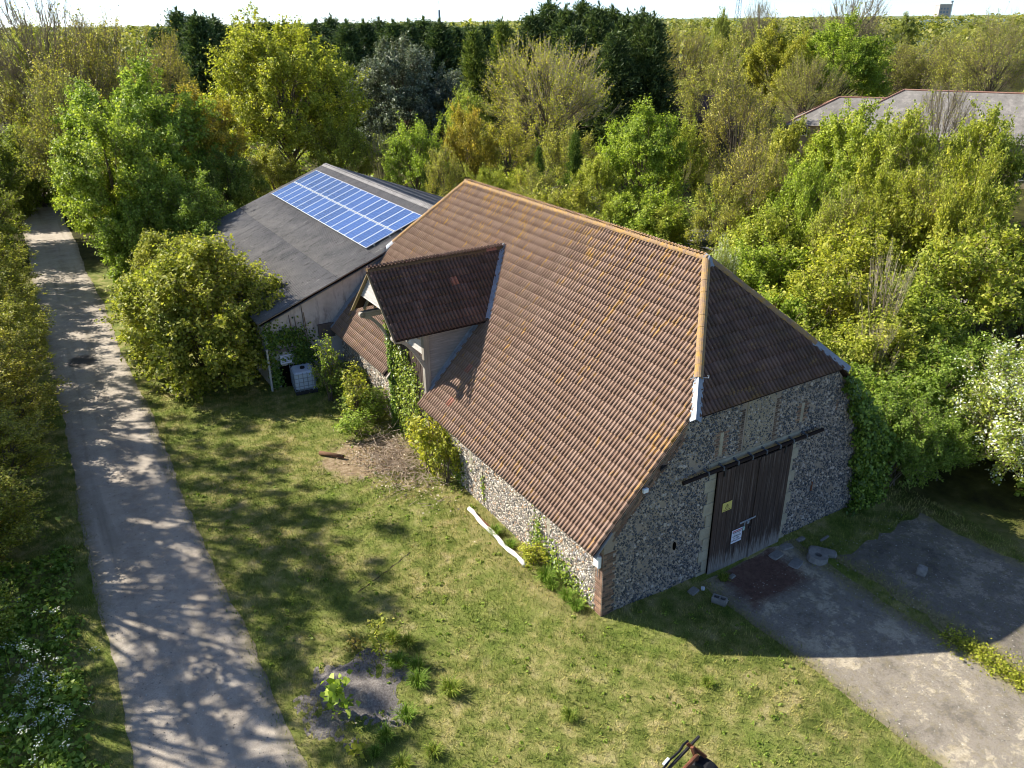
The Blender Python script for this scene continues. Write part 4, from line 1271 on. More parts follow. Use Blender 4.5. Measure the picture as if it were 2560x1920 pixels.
def bark(name, a, b):
    t = NT(name, 0.95, 0.1)
    t.color(t.ramp(t.noise(7, 5, 0.7, vec=t.pos((3, 3, 0.7))), [(0.3, a), (0.7, b)]))
    return t.m
M_BARK = bark('bark', '#54493c', '#7d7262')
M_TWIG = bark('twigs', '#7d7059', '#a89a80')
M_TWIG_PALE = bark('pale_twigs', '#a0937c', '#c4b79e')
M_LEAF = m_leaf('spring_leaf', '#707d33', '#9da247', '#cac66f', 0.44)
M_LEAF_D = m_leaf('evergreen_leaf', '#3c4636', '#5e6853', '#949a88', 0.15, 0.35, 0.4)
M_LEAF_C = m_leaf('conifer_spray', '#2f3d25', '#4c5f36', '#7a8654', 0.2, 0.5, 0.6)
M_IVY = m_leaf('ivy_leaf', '#3f5224', '#64792e', '#98a44e', 0.25, 1.6, 0.35)
M_BLOSSOM = m_leaf('blossom', '#b9bd9a', '#dcdccb', '#efeee6', 0.25, 0.8, 0.7)
M_GRASSB = m_leaf('grass_blade', '#5d7422', '#86963c', '#b7ad6c', 0.25, 0.6, 0.7)

PROTO = {}
def finish(name, trunk, twigs, crown, leafmat, H, R, extra=None, twigmat=None, trunkmat=None):
    PROTO[name] = dict(trunk=np_mesh('trunk', *trunk, trunkmat or M_BARK, True), twigs=np_mesh('twigs', *twigs, twigmat or M_TWIG) if twigs is not None else None,
                       crown=np_mesh('crown', *crown, leafmat) if crown is not None else None, H=H, R=R, extra=extra)

def broad(name, seed, H, R, nb=22, nsub=9, ntw=10, nleaf=18, leaf=0.2, zc=0.58, rz=0.42, rb=0.36, twl=0.7, el=-30, stems=1, trunk_r=None, leafmat=None, twigmat=None, upb=0.35, twr=0.012, spread=0.55, blossom=0, gap=0.0, tip=0.3):
    rng = np.random.default_rng(seed)
    tr = trunk_r or H*0.017
    cz = zc*H
    # boughs spread over the crown envelope
    k = np.arange(nb)+0.5
    s0 = math.sin(math.radians(el))
    sz = s0 + (1-s0)*k/nb
    az = k*2.39996 + rng.uniform(-0.5, 0.5, nb)
    sz = np.clip(sz + rng.normal(0, 0.08, nb), -0.9, 1)
    cr = np.sqrt(np.maximum(0, 1-sz**2))
    D = np.stack([cr*np.cos(az), cr*np.sin(az), sz], 1)
    fac = rng.uniform(0.5, 0.76, nb)
    Cb = np.array([0, 0, cz]) + D*np.array([R, R, rz*H])*fac[:, None]
    rbs = R*rb*rng.uniform(0.75, 1.25, nb)
    V, F = [], []
    parts = []
    # trunk and limbs
    base = rng.normal(0, R*0.10 if stems > 1 else 0.0, (nb, 2))
    h0 = np.clip(Cb[:, 2]*0.45, 0.1*H, 0.6*H) if stems == 1 else np.zeros(nb)
    if stems == 1:
        lean = rng.normal(0, 0.02*H, 2)
        tp = np.array([[lean[0]*f**1.5, lean[1]*f**1.5, f*0.72*H] for f in np.linspace(0, 1, 8)]); tp[0, 2] = -0.3
        rad = tr*(1-0.85*np.linspace(0, 1, 8)**0.8); rad[0] *= 1.4
        parts.append(seg_tubes(tp[:-1], tp[1:], rad[:-1], rad[1:], 7))
        P0 = np.stack([lean[0]*(h0/(0.72*H))**1.5, lean[1]*(h0/(0.72*H))**1.5, h0], 1)
    else:
        P0 = np.concatenate([base, np.full((nb, 1), -0.2)], 1)
    P1 = P0 + (Cb-P0)*np.array([0.35, 0.35, 0.62]) + rng.normal(0, 0.05*R, (nb, 3))
    tt = np.linspace(0, 1, 7)
    curve = lambda t_: ((1-t_)**2)[..., None]*P0[:, None] + (2*t_*(1-t_))[..., None]*P1[:, None] + (t_**2)[..., None]*Cb[:, None]
    LP = curve(np.repeat(tt[None], nb, 0))
    r0 = tr*0.42 if stems == 1 else tr*0.6
    lr = r0*(1-0.82*tt)
    for i in range(6):
        parts.append(seg_tubes(LP[:, i], LP[:, i+1], lr[i], lr[i+1], 5))
    # sub branches
    ns = nb*nsub
    bi = np.repeat(np.arange(nb), nsub)
    ts = rng.uniform(0.45, 1.0, ns)
    S0 = ((1-ts)**2)[:, None]*P0[bi] + (2*ts*(1-ts))[:, None]*P1[bi] + (ts**2)[:, None]*Cb[bi]
    od = unit(D[bi]*0.7 + np.array([0, 0, upb]) + rng.normal(0, 0.75, (ns, 3)))
    S1 = Cb[bi] + od*(rbs[bi]*rng.uniform(0.55, 1.08, ns))[:, None]
    S1[:, 2] = np.maximum(S1[:, 2], 0.12*H*rng.uniform(0.2, 1.5, ns))
    Sm = (S0+S1)/2 + rng.normal(0, 0.05*R, (ns, 3))
    parts.append(seg_tubes(S0, Sm, r0*0.22, r0*0.15, 3)); parts.append(seg_tubes(Sm, S1, r0*0.15, r0*0.06, 3))
    # twigs
    nt = ns*ntw
    si = np.repeat(np.arange(ns), ntw)
    tt2 = rng.uniform(tip, 1.0, nt)
    T0 = np.where((tt2 < 0.5)[:, None], S0[si]+(Sm[si]-S0[si])*(tt2*2)[:, None], Sm[si]+(S1[si]-Sm[si])*(tt2*2-1)[:, None])
    td = unit(unit(S1[si]-S0[si])*0.5 + D[bi[si]]*0.5 + np.array([0, 0, upb]) + rng.normal(0, spread, (nt, 3)))
    T1 = T0 + td*(twl*rng.uniform(0.5, 1.3, nt))[:, None]
    T1[:, 2] = np.maximum(T1[:, 2], 0.08)
    twigs = seg_tubes(T0, T1, twr, twr*0.4, 3)
    # leaves in sprays on the twigs
    crown = None
    extra = None
    if nleaf:
        alive = rng.random(nt) > gap
        li = np.repeat(np.arange(nt)[alive], nleaf)
        n = len(li)
        f = rng.uniform(0.25, 1.08, n)
        C = T0[li]+(T1[li]-T0[li])*f[:, None] + rng.normal(0, leaf*0.75, (n, 3))
        Nn = D[bi[si[li]]]*0.45 + np.array([0, 0, 0.75]) + rng.normal(0, 0.6, (n, 3))
        crown = leaf_quads(C, Nn, leaf, rng)
        if blossom:
            m_ = rng.random(nt) < blossom
            li = np.repeat(np.arange(nt)[m_], 10)
            C = T1[li] + rng.normal(0, 0.13, (len(li), 3))
            extra = np_mesh('blossom', *leaf_quads(C, rng.normal(0, .6, (len(li), 3))+np.array([0, 0, .8]), 0.085, rng, 1.0), M_BLOSSOM)
    finish(name, cat_mesh(parts), twigs, crown, leafmat or M_LEAF, H, R, extra, twigmat)

def conifer(name, seed, H=16.0, R=3.0, nbr=300, npos=10, per=7, top=0.12, leafmat=None):
    rng = np.random.default_rng(seed)
    h = H*(0.03+0.93*(np.arange(nbr)/nbr)**0.9)
    az = np.arange(nbr)*2.39996+rng.uniform(-.3, .3, nbr)
    f = h/H
    L = R*((1-f)**0.55*1.0+0.02)*rng.uniform(0.5, 1.2, nbr)
    upa = np.radians(rng.uniform(-12, 32, nbr)+20*f)
    dh = np.stack([np.cos(az), np.sin(az)], 1)
    A = np.stack([np.zeros(nbr), np.zeros(nbr), h], 1)
    Bp = np.concatenate([dh*(L*np.cos(upa))[:, None], (h+L*np.sin(upa)*0.75)[:, None]], 1)
    tp = np.array([[0, 0, -0.3], [0.05, 0, H*0.3], [0, .08, H*0.65], [0.04, 0, H*1.0]])
    parts = [seg_tubes(tp[:-1], tp[1:], np.array([H*.016, H*.012, H*.006]), np.array([H*.012, H*.006, 0.01]), 6), seg_tubes(A, Bp, 0.035, 0.01, 3)]
    bi = np.repeat(np.arange(nbr), npos*per)
    n = len(bi)
    tpos = np.tile(np.repeat(np.linspace(0.22, 1.05, npos), per), nbr)
    C = A[bi]+(Bp[bi]-A[bi])*tpos[:, None] + rng.normal(0, 0.16, (n, 3))*(0.6+tpos[:, None])
    dirv = unit(unit(Bp[bi]-A[bi])*0.8 + np.array([0, 0, 0.55]) + rng.normal(0, 0.45, (n, 3)))
    sd = unit(np.cross(dirv, rng.normal(size=(n, 3))))
    ln = rng.uniform(0.28, 0.7, n)[:, None]*(1.15-0.5*f[bi])[:, None]
    wd = ln*0.30
    V = np.stack([C-dirv*ln*.35, C+sd*wd*.5, C+dirv*ln*.65, C-sd*wd*.5], 1).reshape(-1, 3)
    ns = 70
    hz0 = H*rng.uniform(0.86, 1.02, ns); sd2 = rng.normal(size=(ns, 3)); sd2[:, 2] = 0; sd2 = unit(sd2)
    Cs = np.stack([rng.normal(0, .06, ns), rng.normal(0, .06, ns), hz0], 1)
    dv2 = unit(sd2*0.5+np.array([0, 0, 1.0])); pr2 = np.cross(dv2, sd2)
    V = np.concatenate([V, np.stack([Cs-dv2*.1, Cs+pr2*.07, Cs+dv2*.5, Cs-pr2*.07], 1).reshape(-1, 3)]); n += ns
    finish(name, cat_mesh(parts), None, (V, np.arange(4*n).reshape(n, 4)), leafmat or M_LEAF_C, H, R)

broad('maple_a', 101, 15, 7.2, nb=34, nsub=10, ntw=9, nleaf=21, leaf=0.19, zc=0.55, rz=0.44, twl=0.8)
broad('maple_b', 102, 13, 6.5, nb=30, nsub=9, ntw=9, nleaf=21, leaf=0.19, zc=0.54, rz=0.44, twl=0.75)
broad('maple_c', 103, 10, 4.6, nb=24, nsub=9, ntw=8, nleaf=20, leaf=0.165, zc=0.54, rz=0.45, twl=0.65)
broad('maple_d', 104, 9, 4.2, nb=16, nsub=9, ntw=10, nleaf=17, leaf=0.15, zc=0.52, rz=0.46, twl=0.7, rb=0.42)
broad('open_a', 111, 12, 6.0, nb=30, nsub=9, ntw=10, nleaf=5, leaf=0.14, zc=0.56, rz=0.43, twl=1.1, twr=0.016, upb=0.6, spread=0.4)
broad('open_b', 112, 11, 4.8, nb=24, nsub=9, ntw=10, nleaf=6, leaf=0.14, zc=0.55, rz=0.45, twl=1.0, twr=0.015, upb=0.7, spread=0.4)
broad('open_c', 113, 9, 4.0, nb=18, nsub=9, ntw=9, nleaf=9, leaf=0.14, zc=0.53, rz=0.46, twl=0.9, twr=0.014, upb=0.6)
broad('bare', 114, 12, 5.5, nb=26, nsub=9, ntw=10, nleaf=1, leaf=0.14, zc=0.55, rz=0.45, twl=1.2, twr=0.017, upb=0.7, spread=0.35, gap=0.3)
broad('dome', 115, 14, 7.2, nb=40, nsub=10, ntw=10, nleaf=5, leaf=0.13, zc=0.50, rz=0.5, twl=1.2, twr=0.017, upb=0.75, spread=0.35, el=-15, twigmat=M_TWIG_PALE)
broad('holm', 121, 13, 7.5, nb=46, nsub=11, ntw=9, nleaf=15, leaf=0.19, zc=0.48, rz=0.5, twl=0.6, el=-40, leafmat=M_LEAF_D, rb=0.30)
broad('shrub_a', 131, 4.5, 3.0, nb=20, nsub=9, ntw=8, nleaf=17, leaf=0.125, zc=0.45, rz=0.5, twl=0.5, stems=6, el=-25, trunk_r=0.10)
broad('shrub_b', 132, 4.0, 2.4, nb=16, nsub=8, ntw=8, nleaf=17, leaf=0.12, zc=0.48, rz=0.5, twl=0.55, stems=5, el=-20, trunk_r=0.08)
broad('near_bush', 133, 6.3, 4.0, nb=40, nsub=9, ntw=9, nleaf=18, leaf=0.14, zc=0.40, rz=0.56, twl=0.6, stems=7, el=-48, trunk_r=0.10, rb=0.32)
broad('lane_tree', 134, 8.0, 3.6, nb=24, nsub=9, ntw=9, nleaf=15, leaf=0.12, zc=0.50, rz=0.5, twl=0.6, stems=4, el=-35, trunk_r=0.15)
broad('shade_tree', 135, 15, 4.4, nb=26, nsub=5, ntw=7, nleaf=9, leaf=0.17, zc=0.70, rz=0.30, twl=0.42, rb=0.42, tip=0.88, el=-60)
broad('hawthorn', 136, 5.5, 3.2, nb=26, nsub=9, ntw=9, nleaf=8, leaf=0.12, zc=0.48, rz=0.5, twl=0.7, stems=4, el=-35, trunk_r=0.11, blossom=0.42, rb=0.42)
broad('spindly', 137, 4.0, 1.3, nb=12, nsub=7, ntw=6, nleaf=8, leaf=0.15, zc=0.52, rz=0.48, twl=0.4, stems=3, el=-20, trunk_r=0.06)
broad('wall_shrub', 139, 2.6, 1.0, nb=12, nsub=5, ntw=4, nleaf=6, leaf=0.15, zc=0.5, rz=0.5, twl=0.35, stems=4, el=-30, trunk_r=0.05, rb=0.45)
broad('sapling', 140, 3.2, 0.7, nb=11, nsub=4, ntw=4, nleaf=5, leaf=0.14, zc=0.55, rz=0.46, twl=0.35, stems=2, el=-50, trunk_r=0.05, rb=0.5)
broad('whips', 138, 5.0, 1.8, nb=13, nsub=5, ntw=4, nleaf=1, leaf=0.12, zc=0.55, rz=0.45, twl=0.9, twr=0.008, upb=1.2, spread=0.25, stems=6, el=10, trunk_r=0.07, twigmat=M_TWIG_PALE)
conifer('conifer_a', 141)
conifer('conifer_b', 142, 16, 3.4, 260, 11, 7)

def plant(proto, x, y, H, R, tint, label, cat='tree', name='tree', group=None, rz=None, twigtint=None):
    p = PROTO[proto]
    o = empty(name, (x, y, float(gz(x, y))), rz if rz is not None else (x*1.7+y*2.3) % 6.28)
    o.scale = (R/p['R'], R/p['R'], H/p['H'])
    tag(o, label, cat, group)
    mobj('trunk', p['trunk'], o)
    if p['twigs']: mobj('twigs', p['twigs'], o)
    if p['crown']:
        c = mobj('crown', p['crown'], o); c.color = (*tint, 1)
    if p['extra']:
        mobj('blossom', p['extra'], o)
    return o

YEL, GRN, OLV, ORA, BRN, DRK, GRY = (1.15, 1.12, 0.72), (0.86, 1.05, 0.85), (1.06, 1.0, 0.85), (1.28, 0.98, 0.7), (1.14, 0.98, 0.95), (0.65, 0.8, 0.72), (1.05, 1.0, 1.0)
LIM = (1.08, 1.10, 0.8)
# picture column, picture row of the top, range, picture width, kind ... -> real position and size
def pic(proto, u, vtop, r, wd, tint, label, cat='tree', name='tree', group=None, dz=0.0):
    x, y = at_range(u, r)
    H = top_height(vtop, r, u) + dz
    R = wd*2560/2212/FPX*r*0.93/2
    return plant(proto, x, y, H*1.02, R*1.05, tint, label, cat, name, group)

WOOD = 'trees of the wood behind the barns'
TREES = [
 ('bare', 70, 0, 96, 250, OLV, 'tall almost bare tree at the top left corner against the sky'),
 ('open_a', 215, 38, 98, 210, BRN, 'brownish budding tree at top left under the sky'),
 ('open_b', 140, 80, 88, 190, BRN, 'brown twiggy tree left of the green maple top'),
 ('open_b', 335, 82, 104, 130, BRN, 'brown twiggy tree left of the tallest yellow-green tree'),
 ('maple_c', 60, 66, 104, 130, LIM, 'lime green tree top at the far left below the bare tree'),
 ('open_a', 95, 160, 74, 190, OLV, 'olive half-leafed tree above the lane end'),
 ('maple_b', 255, 148, 68, 300, GRN, 'rounded fresh green maple right of the lane end'),
 ('maple_c', 390, 195, 70, 190, ORA, 'bronze-tinted maple between the green and the yellow-green trees'),
 ('maple_c', 200, 310, 60, 180, LIM, 'lower green tree on the right edge of the lane'),
 ('maple_d', 330, 380, 55, 190, GRN, 'small green tree behind the leafy bush by the lane'),
 ('maple_c', 440, 330, 64, 150, DRK, 'shaded green tree left of the grey barn roof'),
 ('maple_a', 590, 40, 79, 325, YEL, 'tall domed yellow-green tree behind the grey barn'),
 ('maple_d', 705, 255, 74, 150, LIM, 'green tree low on the right of the tall yellow-green one'),
 ('maple_d', 545, 320, 72, 130, OLV, 'small olive tree at the far corner of the grey barn'),
 ('holm', 862, 86, 104, 250, (1.35, 1.32, 1.2), 'broad dark grey-green evergreen dome left of centre'),
 ('holm', 955, 178, 100, 150, (0.85, 0.9, 1.0), 'smaller dark evergreen on the right of the grey-green dome'),
 ('shrub_a', 1003, 192, 92, 110, (0.95, 1.05, 0.95), 'pale green bushy tree between the dark evergreen and the domed twiggy tree'),
 ('maple_d', 880, 262, 69, 150, (0.95, 1.15, 0.72), 'bright green young maple left of the barn ridge'),
 ('conifer_b', 905, 352, 66, 55, (1.3, 1.3, 1.0), 'small dark columnar evergreen above the grey roof'),
 ('open_c', 945, 312, 64, 100, OLV, 'sparse tan shrub tree just left of the barn ridge end'),
 ('whips', 800, 285, 73, 60, OLV, 'bundle of pale whippy stems right of the tall yellow-green tree'),
 ('maple_d', 1000, 232, 71, 125, ORA, 'orange-bronze young tree above the barn ridge end'),
 ('dome', 1185, 92, 84, 300, (1.4, 1.3, 0.6), 'big domed twiggy tree with yellow tips behind the barn ridge'),
 ('open_c', 1095, 262, 74, 160, (1.18, 1.05, 0.75), 'golden half-leafed tree in front of the domed twiggy tree'),
 ('open_c', 1235, 262, 70, 150, OLV, 'olive half-leafed tree below the domed twiggy tree'),
 ('conifer_a', 1248, 288, 67, 60, (1.7, 1.7, 1.0), 'dark ivy-clad narrow tree below the domed twiggy tree'),
 ('conifer_b', 1165, 318, 66, 45, (1.7, 1.7, 1.0), 'short dark ivy-clad stump tree above the barn ridge'),
 ('maple_c', 1405, 228, 63, 200, (0.95, 1.12, 0.72), 'bright green tree standing behind the middle of the barn ridge'),
 ('maple_d', 1500, 262, 66, 110, LIM, 'lime tree on the right flank of the bright green one behind the ridge'),
 ('maple_d', 1300, 340, 60, 130, LIM, 'leafy lime tree low behind the barn ridge'),
 ('maple_d', 1050, 360, 60, 120, LIM, 'low lime tree peeping over the far end of the ridge'),
 ('open_c', 1150, 355, 58, 130, OLV, 'low olive tree peeping over the ridge'),
 ('maple_d', 1360, 420, 54, 130, (1.02, 1.12, 0.75), 'low fresh green tree just over the middle of the ridge'),
 ('maple_d', 1450, 445, 52, 120, LIM, 'low lime tree just over the ridge near its front end'),
 ('open_b', 1620, 165, 68, 180, BRN, 'tall brown budding tree right of the bright green one'),
 ('open_b', 1560, 120, 100, 170, OLV, 'olive tree above the brown shed'),
 ('open_a', 1480, 62, 132, 170, (1.12, 1.02, 0.75), 'golden-olive tree immediately right of the big conifers'),
 ('open_c', 1590, 60, 138, 130, OLV, 'olive tree top under the lattice mast'),
 ('maple_b', 1690, 55, 122, 160, (1.15, 1.05, 0.7), 'golden-green tree left of the bright green skyline tree'),
 ('open_a', 1765, 125, 112, 150, OLV, 'half-leafed tree left of the small slate roof'),
 ('maple_b', 1828, 42, 128, 200, (0.95, 1.12, 0.7), 'bright green skyline tree above the small slate roof'),
 ('open_a', 1935, 92, 142, 150, OLV, 'olive tree right of the bright green skyline tree'),
 ('open_b', 2010, 84, 148, 140, OLV, 'olive tree above the left end of the long slate roof'),
 ('open_a', 2090, 78, 140, 150, OLV, 'olive tree above the middle of the long slate roof'),
 ('open_a', 2170, 40, 132, 150, OLV, 'taller olive tree at the right edge above the long roof'),
 ('maple_c', 1745, 262, 63, 160, OLV, 'leafy tree in front of the small slate roof on its left'),
 ('maple_c', 1890, 228, 60, 210, (1.02, 1.12, 0.75), 'bright green tree covering the foot of the slate roofs'),
 ('maple_d', 2005, 236, 57, 170, LIM, 'lime tree in front of the long slate roof'),
 ('bare', 2080, 190, 74, 160, OLV, 'bare twiggy tree standing before the long slate roof'),
 ('maple_c', 2185, 238, 60, 170, LIM, 'yellow-green tree at the right edge before the long roof'),
 ('open_b', 1670, 300, 52, 170, BRN, 'sparse brown tree above the front end of the barn ridge'),
 ('open_c', 1600, 380, 50, 140, OLV, 'thin olive tree close behind the front end of the ridge'),
 ('maple_d', 1790, 345, 49, 150, (1.0, 1.15, 0.7), 'green tree in the middle of the wood right of the hip'),
 ('open_c', 1890, 400, 46, 150, LIM, 'half-leafed lime tree in the middle of the right-hand wood'),
 ('maple_d', 1990, 370, 47, 150, YEL, 'yellow-green tree in the middle of the right-hand wood'),
 ('open_c', 2085, 350, 47, 150, YEL, 'loose yellow-green tree toward the right edge'),
 ('maple_d', 2180, 330, 46, 150, YEL, 'yellow-green tree cut by the right edge'),
]
for (p, u, v, r, w, tint, lab) in TREES:
    pic(p, u, v, r, w, tint, lab, 'shrub' if p in ('whips', 'shrub_a') else 'tree', {'conifer_a': 'ivy_clad_tree', 'conifer_b': 'evergreen_tree', 'whips': 'whip_shrub', 'holm': 'evergreen_oak'}.get(p, 'broadleaf_tree'), WOOD)

# conifers: a far row and a near clump
row = [(340, 62), (385, 26), (425, 34), (462, 40), (505, 58), (540, 52), (575, 50), (612, 52), (648, 55), (682, 52), (715, 40), (748, 52), (785, 50), (818, 46), (850, 52), (882, 50), (915, 44), (948, 50), (980, 58), (1012, 60), (1045, 56), (1078, 52)]
for i, (u, v) in enumerate(row):
    pic('conifer_a' if i % 2 else 'conifer_b', u, v, 146+9*math.sin(i*2.1), 130+25*math.sin(i*3.7), (1.0, 1.05, 1.0), 'dark conifer in the far skyline row, %s from the left' % ORD[i], 'conifer', 'conifer_tree', 'far row of conifers')
for i, (u, v, r, w) in enumerate([(690, 82, 112, 90), (745, 105, 110, 80), (1022, 68, 118, 110), (1085, 50, 120, 110)]):
    pic('conifer_b', u, v, r, w, (1.0, 1.05, 0.9) if i < 2 else (2.0, 1.75, 1.0), ['dark conifer just right of the tall yellow-green tree', 'dark conifer between the yellow-green tree and the grey-green dome', 'olive conifer left of the big conifer clump', 'olive conifer touching the big conifer clump'][i], 'conifer', 'conifer_tree', 'conifers in front of the far row')
clump = [(1150, 34, 120), (1185, 10, 124), (1222, 22, 118), (1258, 8, 122), (1292, 18, 116), (1322, 24, 120), (1355, 34, 114), (1388, 30, 112), (1412, 40, 110), (1240, 60, 112), (1330, 70, 108)]
for i, (u, v, r) in enumerate(clump):
    pic('conifer_a' if i % 2 else 'conifer_b', u, v, r, 150, (1.05, 1.05, 1.0), 'big dark conifer in the clump behind the domed tree, %s of eleven' % ORD[i] if i < 9 else ['shorter dark conifer in front of the clump on its left', 'shorter dark conifer in front of the clump on its right'][i-9], 'conifer', 'conifer_tree', 'clump of big conifers')

# skyline trees far off
for (p, u, v, r, w, lab) in [('bare', 1838, -8, 175, 170, 'large bare spreading tree standing up on the skyline'), ('bare', 1642, 6, 215, 95, 'rounded bare tree on the skyline beside the lattice mast'), ('maple_c', 1560, 22, 215, 40, 'small grey-green tree on the skyline left of the mast'), ('maple_c', 1955, 30, 330, 45, 'rounded green tree on the skyline left of the tower block'), ('open_b', 2100, 45, 260, 90, 'low skyline tree right of the tower block')]:
    pic(p, u, v, r, w, (0.9, 0.95, 1.0), lab, 'tree', 'skyline_tree', 'trees on the skyline')

# leafy bushes close to the barns and the lane
plant('near_bush', -5.4, 24.2, 6.9, 4.3, (1.05, 1.02, 0.8), 'big leafy bush by the lane in front of the grey barn', 'bush', 'leafy_bush')
plant('near_bush', -5.6, 32.5, 5.6, 2.9, (1.05, 1.0, 0.9), 'pale-topped leafy bush behind the big bush on the lane edge', 'bush', 'leafy_bush', rz=1.1)
plant('near_bush', -5.2, 41.0, 6.6, 3.4, GRN, 'darker green bush farther up the lane edge', 'bush', 'leafy_bush', rz=2.9)
plant('near_bush', -10.2, 74.5, 7.5, 4.2, (0.75, 0.85, 0.75), 'dark leafy tree at the bend where the lane disappears', 'tree', 'lane_end_tree', rz=0.3)
plant('near_bush', -14.5, 70.5, 8.0, 4.2, (0.8, 0.85, 0.75), 'dark tree left of the lane bend', 'tree', 'lane_end_tree', rz=2.3)
plant('near_bush', -6.0, 66.5, 7.5, 3.6, (0.85, 0.95, 0.8), 'green tree right of the lane bend', 'tree', 'lane_end_tree', rz=4.3)
plant('open_c', -11.5, 82.0, 11.0, 5.0, OLV, 'olive twiggy tree closing the end of the lane', 'tree', 'lane_end_tree', rz=5.3)
plant('shrub_a', -2.6, 38.5, 5.0, 2.6, GRN, 'green bush against the far end of the grey barn', 'bush', 'leafy_bush')
plant('maple_c', -6.4, 44.0, 11.0, 4.0, (0.95, 1.08, 0.8), 'green tree whose shadow falls on the grey barn roof', 'tree', 'broadleaf_tree', WOOD)
plant('maple_c', -17.2, 62.0, 12.0, 4.2, DRK, 'dark green tree cut by the left edge near the top', 'tree', 'broadleaf_tree', WOOD)
plant('maple_d', -5.0, 50.0, 8.5, 4.0, GRN, 'green tree at the lane edge beyond the bushes', 'tree', 'broadleaf_tree', WOOD)
for i, (x, y, H, R, tint, lab) in enumerate([
    (-16.4, 8.6, 2.8, 2.1, (0.85, 0.95, 0.8), 'low hedge bush at the left edge nearest the camera'),
    (-15.6, 12.6, 3.4, 2.4, (1.05, 1.0, 0.8), 'hedge bush at the left edge beside the shaded lane'),
    (-14.9, 16.6, 3.7, 2.5, (1.1, 1.0, 0.75), 'yellow-green hedge tree overhanging the lane'),
    (-14.5, 20.6, 3.9, 2.5, (1.15, 1.0, 0.75), 'second yellow-green hedge tree along the lane'),
    (-14.3, 24.8, 3.9, 2.5, (1.1, 1.0, 0.75), 'third hedge tree along the lane with bright tips'),
    (-14.2, 29.2, 4.0, 2.5, (1.05, 1.0, 0.75), 'fourth hedge tree along the lane, leaning out'),
    (-14.3, 34.2, 4.3, 2.6, OLV, 'olive hedge tree farther along the lane'),
    (-14.6, 40.0, 5.4, 2.9, OLV, 'olive hedge tree before the lane bend'),
    (-14.9, 47.0, 7.0, 3.2, (0.85, 0.9, 0.8), 'dark hedge tree shading the far lane'),
    (-15.0, 57.0, 9.0, 3.8, (0.85, 0.9, 0.8), 'last dark hedge tree at the lane bend')]):
    plant('lane_tree' if i else 'shrub_a', x, y, H, R, tint, lab, 'tree' if i > 1 else 'bush', 'hedge_tree' if i > 1 else 'hedge_bush', 'hedge along the left of the lane')
for i, (x, y, H, R) in enumerate([(-18.8, 10.5, 13.0, 3.9), (-18.8, 16.5, 15.0, 4.4), (-19.0, 23.0, 17.0, 4.6), (-19.0, 30.0, 15.5, 4.4), (-19.5, 38.5, 13, 4.0), (-20.2, 51, 13, 4.0), (-23.5, 28, 20, 4.4)]):
    plant('shade_tree', x, y, H, R, OLV, 'tall tree beyond the left edge that shades the lane, %s from the camera' % ORD[i], 'tree', 'shade_tree', 'shade trees west of the lane')

